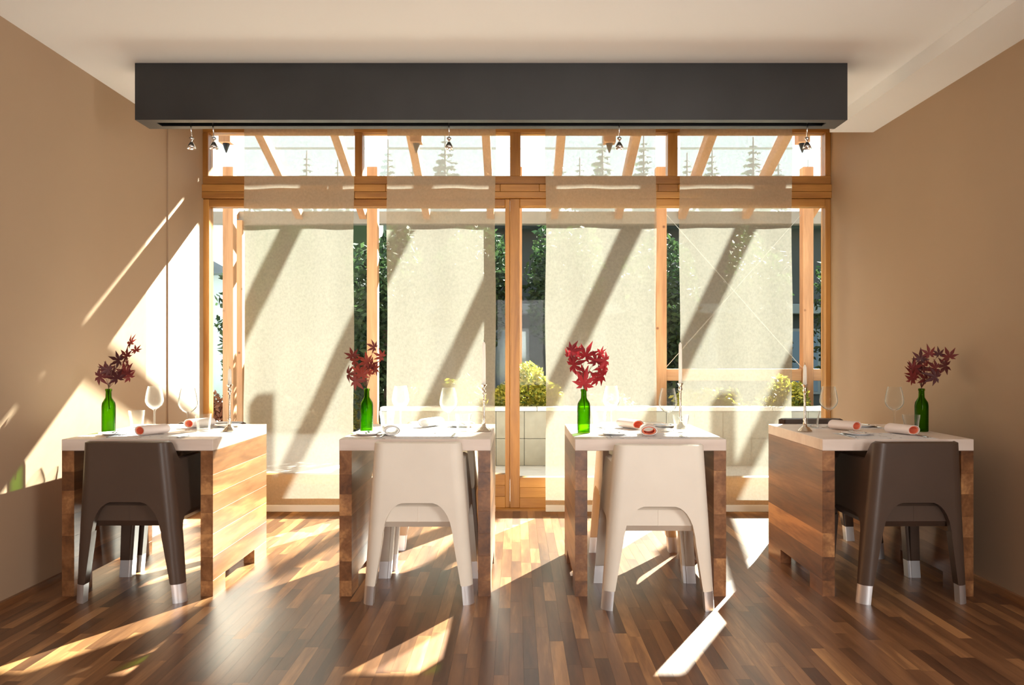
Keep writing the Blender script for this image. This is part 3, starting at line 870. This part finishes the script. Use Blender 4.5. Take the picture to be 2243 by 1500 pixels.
def napkin(x, y, rz, n, where, salmon=True, flat=0.58, ln=0.145, r=0.039):
    root = tag(empty('rolled_napkin', (x, y, TH + 0.0045 + r * flat), rz), ('salmon-lined rolled napkin ' if salmon else 'white rolled napkin ') + where + ' on ' + TN[n], 'napkin', 'rolled napkins')
    def ring(rad, k=24, over=0.0):
        pts = []
        for i in range(k + 1):
            a = -2.2 + (2 * PI + over) * i / k
            rr = rad * (1 + 0.10 * i / k)
            pts.append((rr * math.cos(a), max(-r * 1.0, rr * math.sin(a)) * flat))
        return pts
    def roll(rad, th, over, y0, y1):
        b = MB(); o_ = ring(rad, 26, over); i_ = ring(rad - th, 26, over); m = len(o_)
        vs = []
        for yy in (y0, y1):
            vs += [(p[0], yy, p[1]) for p in o_] + [(p[0], yy, p[1]) for p in i_]
        fs = []
        for i in range(m - 1):
            fs += [(i, i + 1, 2 * m + i + 1, 2 * m + i), (m + i, 3 * m + i, 3 * m + i + 1, m + i + 1), (i, m + i, m + i + 1, i + 1), (2 * m + i, 2 * m + i + 1, 3 * m + i + 1, 3 * m + i)]
        fs += [(0, 2 * m, 3 * m, m), (m - 1, 2 * m - 1, 4 * m - 1, 3 * m - 1)]
        return b.add(vs, fs)
    roll(r, 0.005, 0.7, -ln / 2, ln / 2).obj('cloth', 'napkin' if salmon else 'napkin_white', root, True, 40)
    roll(r - 0.0075, 0.005, 0.3, -ln / 2 + 0.004, ln / 2 - 0.004).obj('lining', 'napkin_in' if salmon else 'napkin_white', root, True, 40)

plate_me = MB().lathe([(0.0001, 0.003), (0.045, 0.0), (0.048, 0.0), (0.055, 0.004), (0.074, 0.010), (0.0745, 0.0115), (0.070, 0.0112), (0.053, 0.007), (0.045, 0.0055), (0.0001, 0.0055)], 36).mesh('side_plate', 'porcelain', True, 50)
def knife_mesh(L):
    b = MB()
    b.rbox(-0.006, 0.006, 0, L * 0.45, 0, 0.005, 0.0015)
    pts = [(-0.004, L * 0.45), (0.009, L * 0.47), (0.010, L * 0.8), (0.004, L), (-0.004, L * 0.96)]
    n = len(pts)
    b.add([(p[0], p[1], 0.001) for p in pts] + [(p[0], p[1], 0.003) for p in pts], [tuple(range(n))[::-1], tuple(range(n, 2 * n))] + [(i, (i + 1) % n, n + (i + 1) % n, n + i) for i in range(n)])
    return b.mesh('knife', 'steel')
def fork_mesh(L):
    b = MB()
    b.rbox(-0.005, 0.005, 0, L * 0.6, 0, 0.004, 0.0012)
    b.rbox(-0.011, 0.011, L * 0.6, L * 0.76, 0.001, 0.004, 0.001)
    for k in range(4):
        x = -0.0095 + k * 0.0057
        b.rbox(x, x + 0.0026, L * 0.757, L, 0.0015, 0.0038, 0.0006)
    return b.mesh('fork', 'steel')
knife_me, butter_me, fork_me = knife_mesh(0.21), knife_mesh(0.13), fork_mesh(0.19)
mat_me = MB().rbox(-0.20, 0.20, -0.145, 0.145, 0, 0.001, 0.0003).mesh('placemat', 'placemat')

def setting(n, side, plate_dx, nap):
    """side -1: room side, +1: window side"""
    xc = XT[n]
    where = 'room-side' if side < 0 else 'window-side'
    yc = (TY0 + 0.155) if side < 0 else (TY1 - 0.155)
    rz = 0 if side < 0 else PI
    tag(link('placemat', mat_me, None, (xc, yc, TH + 0.0002), rz), where + ' printed paper place mat on ' + TN[n], 'place mat', 'paper place mats')
    px = xc - side * plate_dx if False else xc + plate_dx
    py = yc - side * -0.035 if side < 0 else yc + 0.02
    tag(link('side_plate', plate_me, None, (px, yc + (0.05 if side < 0 else -0.02), TH + 0.0013)), where + ' small white plate on ' + TN[n], 'plate', 'small white plates')
    o = link('butter_knife', butter_me, None, (px + 0.02, yc + (-0.01 if side < 0 else -0.08), TH + 0.0145)); o.rotation_euler = (0, 0, 0.25)
    tag(o, 'short butter knife across the ' + where + ' plate on ' + TN[n], 'knife', 'butter knives')
    o = link('dinner_knife', knife_me, None, (xc - side * 0.17, yc + side * 0.10, TH + 0.0013), rz)
    tag(o, where + ' steel dinner knife on ' + TN[n], 'knife', 'dinner knives')
    o = link('fork', fork_me, None, (xc + side * 0.175, yc + side * 0.095, TH + 0.0013), rz)
    tag(o, where + ' steel fork on ' + TN[n], 'fork', 'forks')
    x, y, a = nap
    napkin(x, y, a, n, where, n != 1)

BOT = [(-2.118, 4.15), (-0.785, 4.19), (0.348, 4.12), (2.125, 4.19)]
CAN = [(-1.507, 4.20, 0.095), (-0.171, 4.21, 0.235), (0.895, 4.36, 0.235), (1.513, 4.19, 0.115)]
WIN = [[(-2.02, 4.46), (-1.722, 4.19)], [(-0.652, 4.50), (-0.359, 4.24)], [(0.535, 4.50), (0.797, 4.20)], [(2.063, 4.36), (1.72, 4.40)]]
TUM = [[(-2.105, 4.43), (-1.638, 4.18)], [(-0.712, 4.40), (-0.278, 4.19)], [(0.458, 4.40), (0.848, 4.12)], [(2.036, 4.12), (1.634, 4.42)]]
NAP = [[(-1.83, 4.02, -0.55), (-1.75, 4.42, -0.55)], [(-0.63, 4.02, 0.25), (-0.475, 4.47, -0.5)], [(0.665, 4.02, -0.12), (0.62, 4.36, 0.55)], [(1.955, 4.05, 0.40), (1.755, 4.27, 0.60)]]
PLT = [[-0.21, 0.20], [-0.265, 0.18], [-0.15, 0.19], [-0.11, 0.10]]
for n in range(4):
    x, y = BOT[n]
    tag(link('green_bottle', bottle_me, None, (x, y, TH + 0.0012)), 'small green glass bottle holding a maple sprig on ' + TN[n], 'bottle', 'green bottles')
    sprig(n, x, y)
    candlestick(CAN[n][0], CAN[n][1], n, CAN[n][2])
    for k, (x, y) in enumerate(WIN[n]):
        glass_thing('wine_glass', wine_me, x, y, ('stemmed wine glass beside the bottle on ' if k == 0 else 'stemmed wine glass beside the candlestick on ') + TN[n], 'wine glass', 'wine glasses')
    for k, (x, y) in enumerate(TUM[n]):
        glass_thing('tumbler', tumbler_me, x, y, ('faceted water tumbler beside the bottle on ' if k == 0 else 'faceted water tumbler beside the candlestick on ') + TN[n], 'tumbler', 'water tumblers')
    setting(n, -1, PLT[n][0], NAP[n][0])
    setting(n, 1, PLT[n][1], NAP[n][1])

# ------------------------------------------------------------------ outside: eave, pergola, terrace
RS, RZ0, RY0 = 0.402, 2.858, 10.3               # rafter slope, height at the outer end, outer end
def roofz(y): return RZ0 + RS * (RY0 - y)
ev = struct(empty('roof_eave', (0, 6.12, 4.4)), 'boarded roof overhang above the window')
YE = 7.86
EB = 9
for k in range(EB):
    y0 = 6.12 + (YE - 6.12) * k / EB; y1 = 6.12 + (YE - 6.12) * (k + 1) / EB - 0.004
    b = MB()
    for xx in (-6.5, 6.5):
        b.add([(xx, y0 - 6.12, roofz(y0) - 4.4 + 0.032), (xx, y1 - 6.12, roofz(y1) - 4.4 + 0.032), (xx, y1 - 6.12, roofz(y1) - 4.4 + 0.14), (xx, y0 - 6.12, roofz(y0) - 4.4 + 0.14)], [])
    b.f = [(0, 1, 2, 3), (7, 6, 5, 4), (0, 4, 5, 1), (1, 5, 6, 2), (2, 6, 7, 3), (3, 7, 4, 0)]
    b.obj('board', 'eave', ev)
for x in (-2.48, -0.855, 0.795, 2.445):
    s = MB().rbox(x - 0.05, x + 0.05, 6.78 - 6.12, 6.88 - 6.12, 2.955 - 4.4, roofz(6.83) + 0.03 - 4.4, 0.003).obj('hanging_strut', 'perg_z', ev)
    MB().lathe([(0.0001, 0.0), (0.028, 0.0), (0.030, -0.008), (0.006, -0.075), (0.0001, -0.082)], 14, x, 6.83 - 6.12, 2.955 - 4.4).obj('cone_tip', 'cone', s, True, 40)
    MB().rbox(x - 0.04, x + 0.04, 6.05 - 6.12, 6.78 - 6.12, 3.5 - 4.4, 3.6 - 4.4, 0.003).obj('bracket', 'perg_y', s)

pg = tag(empty('pergola', (0, 9.17, 0)), 'timber pergola with sloping rafters and glass roof outside the window', 'pergola')
RX = [2.95 - 0.82 * k for k in range(-2, 11)]
for x in RX:
    b = MB()
    y0, y1 = YE + 0.002, RY0
    hw_ = 0.045
    for xx in (x - hw_, x + hw_):
        b.add([(xx, y0 - 9.17, roofz(y0) - 0.01), (xx, y1 - 9.17, roofz(y1) + 0.02), (xx, y1 - 9.17, roofz(y1) + 0.13), (xx, y0 - 9.17, roofz(y0) + 0.16)], [])
    b.f = [(0, 1, 2, 3), (7, 6, 5, 4), (0, 4, 5, 1), (1, 5, 6, 2), (2, 6, 7, 3), (3, 7, 4, 0)]
    b.obj('rafter', 'perg_y', pg)
PX = [-4.93, -3.29, -1.645, 0.005, 1.656, 3.33, 4.98]
for x in PX:
    MB().rbox(x - 0.06, x + 0.06, -0.06, 0.06, -0.05, roofz(9.17) - 0.02, 0.004).obj('post', 'perg_z', pg)
MB().rbox(-3.60, -3.49, 1.0, 1.1, -0.05, 2.86, 0.004).obj('post', 'perg_z', pg)
for k in range(4, len(PX) - 1):
    MB().rbox(PX[k] + 0.062, PX[k + 1] - 0.062, -0.03, 0.03, 0.85, 0.985, 0.004).obj('rail', 'perg_x', pg)
MB().rbox(-6.6, 6.6, 1.10, 1.24, 2.83, 2.99, 0.005).obj('gutter', 'gutter', pg)
rs = sorted(RX)
for k in range(len(rs) - 1):
    b = MB()
    xa, xb = rs[k] + 0.004, rs[k + 1] - 0.004
    ya, yb2 = YE + 0.01, RY0 + 0.05
    vs = []
    for dz in (0.17, 0.178):
        vs += [(xa, ya - 9.17, roofz(ya) + dz), (xb, ya - 9.17, roofz(ya) + dz), (xb, yb2 - 9.17, roofz(yb2) + dz - 0.03), (xa, yb2 - 9.17, roofz(yb2) + dz - 0.03)]
    b.add(vs, [(3, 2, 1, 0), (4, 5, 6, 7), (0, 1, 5, 4), (1, 2, 6, 5), (2, 3, 7, 6), (3, 0, 4, 7)]).obj('glass_pane', 'roof_glass', pg)
MB().tube([(1.72, -0.02, 2.75), (3.27, -0.02, 1.0)], 0.0028, 6).obj('brace_cable', 'cable', pg)
MB().tube([(3.27, 0.02, 2.75), (1.72, 0.02, 1.0)], 0.0028, 6).obj('brace_cable', 'cable', pg)

# terrace slabs
te = struct(MB().box(-14, 8, 6.12, 15.5, -0.25, -0.06).obj('terrace', 'soil'), 'pale stone terrace outside')
slab_me = MB().rbox(0.003, 0.747, 0.003, 0.747, -0.06, -0.03, 0.003).mesh('slab', 'stone')
for j in range(4):
    for i in range(17):
        link('slab', slab_me, te, (-7.0 + 0.75 * i, 6.125 + 0.75 * j, 0))
for j in range(4, 11):
    for i in range(-3, 7):
        link('slab', slab_me, te, (-7.0 + 0.75 * i, 6.125 + 0.75 * j, 0))
struct(MB().box(-60, 60, 15.5, 140, -0.4, -0.1).obj('lawn', 'lawn'), 'lawn beyond the terrace')
struct(MB().box(8, 60, 6.12, 15.5, -0.4, -0.1).obj('ground', 'lawn'), 'ground beside the terrace')
struct(MB().box(-60, -14, 6.12, 15.5, -0.4, -0.1).obj('ground', 'lawn'), 'ground beside the terrace')

# planter
pl = tag(empty('planter', (0, 8.47, -0.03)), 'long concrete block planter with pale coping outside the doors', 'planter')
PX0, PX1 = -1.42, 5.2
MB().box(PX0 + 0.03, PX1 - 0.03, 0.03, 0.60, 0, 0.56).obj('core', 'soil', pl)
tile_me = MB().rbox(0.002, 0.299, 0.0, 0.028, 0.002, 0.287, 0.003).mesh('block', 'concrete')
for j in range(2):
    for i in range(22):
        link('block', tile_me, pl, (PX0 + 0.301 * i, 0, 0.289 * j))
for i in range(8):
    MB().rbox(PX0 - 0.02 + 0.83 * i, PX0 - 0.02 + 0.83 * i + 0.826, -0.03, 0.13, 0.582, 0.625, 0.004).obj('coping', 'coping', pl)
MB().box(PX0, PX0 + 0.028, 0.03, 0.6, 0.0, 0.58).obj('end_wall', 'concrete', pl)
MB().box(PX0 + 0.03, PX1, 0.57, 0.6, 0.56, 0.60).obj('back_coping', 'coping', pl)
lw_ = tag(empty('low_wall', (-6, 14.75, -0.05)), 'low concrete garden wall at the far edge of the terrace', 'wall')
for i in range(8):
    MB().rbox(-4 + i * 1.0, -4 + i * 1.0 + 0.995, 0, 0.3, 0, 0.32, 0.004).obj('block', 'concrete', lw_)

# ------------------------------------------------------------------ plants
def foliage(n, rx, ry, rz, size, seed, cz=0.0, flat=0.0, shell=0.35, hemi=False):
    r = random.Random(seed)
    b = MB(); vs = b.v; fs = b.f
    for _ in range(n):
        while True:
            p = Vector((r.uniform(-1, 1), r.uniform(-1, 1), r.uniform(0 if hemi else -1, 1)))
            if shell < p.length <= 1:
                break
        bump_ = 1 + 0.16 * math.sin(5.1 * p.x + seed) * math.cos(4.3 * p.z + seed * 1.7)
        c = Vector((p.x * rx * bump_, p.y * ry * bump_, cz + p.z * rz * bump_))
        u = Vector((r.gauss(0, 1), r.gauss(0, 1), r.gauss(0, 0.7))).normalized()
        w = u.cross(Vector((r.gauss(0, 1), r.gauss(0, 1), r.gauss(0, 1)))).normalized()
        s = size * r.uniform(0.6, 1.3)
        o = len(vs)
        vs += [tuple(c - u * s), tuple(c + w * s * 0.42), tuple(c + u * s), tuple(c - w * s * 0.42)]
        fs.append((o, o + 1, o + 2, o + 3))
    return b

def bush(name, x, y, z, rx, ry, rz, n, size, mat, seed, label, cat='bush', group=None, hemi=True):
    root = tag(empty(name, (x, y, z)), label, cat, group)
    fo = foliage(n, rx, ry, rz, size, seed, 0.04, hemi=hemi, shell=0.45).obj('foliage', mat, root)
    tag(fo, kind='stuff')
    r = random.Random(seed)
    st = MB()
    for k in range(6):
        st.tube([(r.uniform(-0.05, 0.05), r.uniform(-0.05, 0.05), -0.02), (r.uniform(-0.5, 0.5) * rx, r.uniform(-0.5, 0.5) * ry, rz * 0.7)], 0.006, 5)
    st.obj('stems', 'bark', root)
    return root
PZ = 0.53
bush('flowering_bush', 0.13, 8.82, PZ, 0.41, 0.2, 0.46, 3400, 0.030, 'lime', 11, 'rounded yellow-green bush in the planter behind the door mullion', group='planter bushes')
bush('sedum_plant', -0.62, 8.86, PZ, 0.28, 0.2, 0.36, 700, 0.032, 'lime', 12, 'loose yellowish plant in the planter behind the blind of the white-napkin table', 'plant', 'planter bushes')
bush('sedum_plant', -1.13, 8.86, PZ, 0.19, 0.2, 0.26, 500, 0.03, 'fresh', 13, 'small green plant at the end of the planter', 'plant', 'planter bushes')
bush('low_plant', 1.0, 8.86, PZ, 0.33, 0.2, 0.17, 500, 0.028, 'bloom', 14, 'low pale plant in the planter beside a pergola post', 'plant', 'planter bushes')
bush('low_plant', 2.15, 8.88, PZ, 0.45, 0.2, 0.22, 800, 0.03, 'lime', 15, 'low spreading yellowish plant in the planter under the timber rail', 'plant', 'planter bushes')
bush('flowering_bush', 3.0, 8.86, PZ, 0.30, 0.22, 0.34, 1300, 0.03, 'lime', 16, 'upright yellow-green bush in the planter below the crossed cables', group='planter bushes')
bush('flowering_bush', 3.58, 8.70, PZ, 0.25, 0.12, 0.30, 1200, 0.03, 'fresh', 17, 'fresh green bush in the planter next to the shaded wall', group='planter bushes')
bush('dwarf_maple', 3.86, 8.99, PZ + 0.10, 0.28, 0.12, 0.34, 800, 0.04, 'orange', 18, 'orange-pink dwarf maple rising behind the green bush in the planter', group='planter bushes')
bush('hydrangea', -3.28, 12.2, 0.0, 0.45, 0.4, 1.35, 3200, 0.06, 'bloom', 19, 'tall cream-blooming shrub at the edge of the terrace', 'shrub', 'garden shrubs')
bush('garden_shrub', -4.15, 12.2, 0.0, 0.26, 0.4, 1.7, 3000, 0.06, 'fresh', 20, 'green shrub beside the cream-blooming shrub', 'shrub', 'garden shrubs')
bush('garden_shrub', -2.45, 12.2, 0.0, 0.28, 0.4, 0.75, 2200, 0.05, 'lime', 21, 'low yellow-green shrub beside the cream-blooming shrub', 'shrub', 'garden shrubs')
bush('garden_shrub', -4.35, 11.3, 0.0, 0.28, 0.28, 0.55, 1000, 0.045, 'orange', 22, 'small orange-leaved shrub next to the pale blue house', 'shrub', 'garden shrubs')

hg = tag(empty('tall_hedge', (-3.45, 13.0, -0.1)), 'tall dark clipped hedge behind the shrubs at the terrace edge', 'hedge')
b = MB()
for k in range(5):
    for (w_, d_, z0_, z1_) in ((0.30, 0.30, 0.0, 3.55),):
        b.rbox(-1.25 + 0.5 * k, -1.25 + 0.5 * k + 0.5, -0.28, 0.28, z0_, z1_, 0.08)
b.obj('inner_growth', 'hedge', hg)
tag(foliage(9000, 1.42, 0.40, 2.0, 0.075, 77, 1.85, shell=0.0).obj('leaves', 'hedge', hg), kind='stuff')

def leafy_tree(x, y, rx, ry, rz, cz, n, size, mat, seed, label):
    root = tag(empty('leafy_tree', (x, y, -0.1)), label, 'tree', 'dark trees behind the pergola')
    tag(foliage(n, rx, ry, rz, size, seed, cz, shell=0.3).obj('crown', mat, root), kind='stuff')
    MB().tube([(0, 0, 0), (0.05, 0, cz * 0.5), (0, 0.05, cz)], 0.09, 8, 0.05).obj('trunk', 'bark', root, True)
leafy_tree(-1.9, 11.6, 0.7, 0.6, 1.5, 1.6, 4200, 0.065, 'hedge', 31, 'dark evergreen tree behind the pergola, beside the cream-blooming shrub')
leafy_tree(-0.6, 12.2, 0.66, 0.6, 0.95, 2.3, 3600, 0.06, 'hedge', 32, 'dark leafy tree in front of the dark house')
leafy_tree(0.75, 12.0, 0.62, 0.6, 0.95, 2.3, 3600, 0.06, 'hedge', 33, 'dark leafy tree behind the rounded yellow-green bush')
leafy_tree(2.15, 11.8, 0.62, 0.6, 1.4, 1.7, 4200, 0.06, 'hedge', 34, 'dark leafy tree behind the timber rail')
leafy_tree(3.55, 11.8, 0.55, 0.6, 1.5, 1.6, 4200, 0.055, 'hedge', 35, 'dark leafy tree behind the crossed cables')
leafy_tree(4.9, 11.4, 0.62, 0.6, 1.6, 1.6, 5200, 0.05, 'hedge', 36, 'dark leafy tree behind the pergola next to the shaded wall')

# neighbouring houses
hd = tag(empty('neighbour_house', (2.5, 14.0, -0.1)), 'dark rendered house behind the trees with grey ledge', 'house')
MB().box(-4.6, 8, 0, 6, 0, 3.5).obj('wall', 'house_dark', hd)
MB().rbox(-4.65, 8.05, -0.22, 0.0, 1.95, 2.12, 0.01).obj('ledge', 'house_band', hd)
for i, x in enumerate((-4.2, -2.9, -1.55, 0.4, 2.2)):
    w_ = MB().rbox(x, x + 0.62, -0.03, 0.02, 0.55, 1.7, 0.005).obj('window', 'house_band', hd)
    MB().box(x + 0.05, x + 0.57, -0.036, -0.03, 0.60, 1.65).obj('pane', 'house_window', w_)
b = MB()
b.add([(-4.9, -0.4, 3.45), (8.3, -0.4, 3.45), (8.3, 6.4, 3.45), (-4.9, 6.4, 3.45), (-4.9, -0.4, 3.55), (8.3, -0.4, 3.55), (8.3, 6.4, 3.55), (-4.9, 6.4, 3.55)],
      [(0, 3, 2, 1), (4, 5, 6, 7), (0, 1, 5, 4), (1, 2, 6, 5), (2, 3, 7, 6), (3, 0, 4, 7)]).obj('roof', 'rooftile', hd)
hb = tag(empty('pale_house', (-9.0, 16.2, -0.1)), 'pale blue house seen past the first pergola post', 'house')
MB().box(-4, 3.15, 0, 7, 0, 2.9).obj('wall', 'house_blue', hb)
MB().add([(-4.3, -0.4, 2.85), (3.45, -0.4, 2.85), (3.45, 7.4, 2.85), (-4.3, 7.4, 2.85), (-0.4, -0.4, 5.0), (-0.4, 7.4, 5.0)],
         [(0, 1, 4), (2, 3, 5), (1, 2, 5, 4), (3, 0, 4, 5), (0, 3, 2, 1)]).obj('roof', 'rooftile', hb)
for x in (-2.5, 0.4, 1.9):
    w_ = MB().rbox(x, x + 0.9, -0.03, 0.02, 0.9, 2.1, 0.005).obj('window', 'coping', hb)
    MB().box(x + 0.06, x + 0.84, -0.036, -0.03, 0.96, 2.04).obj('pane', 'house_window', w_)

# far conifers
def conifer(x, y, h, rad, seed, label, dens=1.0):
    r = random.Random(seed)
    root = tag(empty('conifer', (x, y, -0.2)), label, 'tree', 'distant conifers')
    b = MB(); vs = b.v; fs = b.f
    levels = int(36 * dens)
    for k in range(levels):
        t = k / levels
        z = h * (0.10 + 0.88 * t)
        rr = rad * (1 - t) ** 0.85 + 0.04 * rad
        nb = 11 if t < 0.7 else 7
        a0 = r.uniform(0, 6.28)
        for i in range(nb):
            a = a0 + 2 * PI * i / nb + r.uniform(-0.2, 0.2)
            L = rr * r.uniform(0.7, 1.15)
            d = Vector((math.cos(a), math.sin(a), 0)); sd = Vector((-d.y, d.x, 0))
            w = L * 0.30
            p0 = Vector((0, 0, z)); p1 = d * (L * 0.55) + Vector((0, 0, z - L * 0.12)); p2 = d * L + Vector((0, 0, z - L * 0.18))
            for (c, ln, ww) in ((p0.lerp(p1, 0.5), 0.3 * L, w * 0.7), (p1, 0.3 * L, w), (p1.lerp(p2, 0.7), 0.25 * L, w * 0.6)):
                o = len(vs)
                dz = Vector((0, 0, -0.35 * ww)); q = r.uniform(0.2, 1.0)
                vs += [tuple(c - d * ln), tuple(c + sd * ww + Vector((0, 0, 0.5 * q * ww))), tuple(c + d * ln + Vector((0, 0, -0.1 * L))), tuple(c - sd * ww + dz - Vector((0, 0, 1.6 * q * ww)))]
                fs.append((o, o + 1, o + 2, o + 3))
    tag(b.obj('needles', 'spruce', root), kind='stuff')
    MB().tube([(0, 0, 0), (0, 0, h * 0.5), (0, 0, h * 0.99)], h * 0.014, 7, h * 0.003).obj('trunk', 'bark', root, True)
def far(px, ytop, dist):
    return (px - CX) * dist / F, dist, HC + (CY - ytop) * dist / F + 0.2
CON = [(672, 325, 45, 2.0, 'lone bare-topped conifer far behind the pergola'), (740, 345, 55, 2.0, 'thin conifer beside the lone far conifer'), (850, 300, 42, 2.1, 'slim conifer behind the middle rafters'),
       (975, 285, 36, 2.6, 'tall full conifer far behind the pergola roof'), (1225, 315, 52, 2.6, 'broad conifer of the far grove'), (1320, 290, 36, 2.3, 'tall conifer of the far grove'),
       (1410, 290, 46, 2.4, 'conifer at the end of the far grove'), (1560, 320, 58, 3.0, 'broad conifer behind the rafters near the shaded wall'), (1650, 295, 40, 2.4, 'tall conifer behind the rafters near the shaded wall'), (1770, 345, 49, 2.6, 'low conifer seen beside the shaded wall')]
for i, (px, yt, d, rad, lab) in enumerate(CON):
    x, y, h = far(px, yt, d)
    conifer(x, y, h, rad, 50 + i, lab)
for i, (px, yt, d, rad, lab) in enumerate([(1270, 340, 64, 2.6, 'short conifer between the trees of the far grove'), (1505, 330, 66, 2.8, 'short conifer between the far grove and the broad conifer'), (1705, 325, 70, 2.6, 'short conifer beside the low one near the shaded wall'), (905, 345, 62, 2.2, 'short conifer between the slim and the tall full one')]):
    x, y, h = far(px, yt, d)
    conifer(x, y, h, rad, 90 + i, lab)

oc = tag(empty('glazing_bar_stand_in', (0, 22.0, -0.1)), 'grey stand-in for the glazing bar, added behind the pergola roof', 'cable')  # added stand-in for the roof's glazing bar, set back to keep its shadow away
zc = HC + (CY - 325) * 22.0 / F + 0.1
MB().tube([(x, 0, zc) for x in (-15, -5, 5, 15)], 0.03, 6).obj('bar_tube', 'gutter', oc)
for x in (-15, 15):
    MB().tube([(x, 0, 0), (x, 0, zc + 0.4)], 0.1, 8).obj('added_pole', 'bark', oc, True, 40)  # supports added out of view for the stand-in bar

# mountains
rm = random.Random(9)
mb = MB()
nxm, nym = 90, 14
prof = lambda x: 120 + 60 * math.exp(-((x + 330) / 130) ** 2) + 30 * math.sin(x * 0.011 + 1) + 14 * math.sin(x * 0.037) + 30 * math.exp(-((x - 420) / 160) ** 2)
vs = []
for j in range(nym + 1):
    t = j / nym
    for i in range(nxm + 1):
        x = -1100 + 2200 * i / nxm
        ridge = prof(x)
        z = ridge * math.sin(min(1.0, t * 1.35) * PI / 2) * (1 if t < 0.75 else 1 - (t - 0.75) * 2.5)
        vs.append((x, 620 + 360 * t, -2 + z + rm.uniform(-5, 5) * t))
fs = [(j * (nxm + 1) + i, j * (nxm + 1) + i + 1, (j + 1) * (nxm + 1) + i + 1, (j + 1) * (nxm + 1) + i) for j in range(nym) for i in range(nxm)]
struct(mb.add(vs, fs).obj('mountains', 'mountain', None, True), 'pale mountain ridge far away, haze put into its colour')
struct(MB().box(-1200, 1200, 140, 640, -3, -2).obj('land', 'lawn'), 'valley floor')
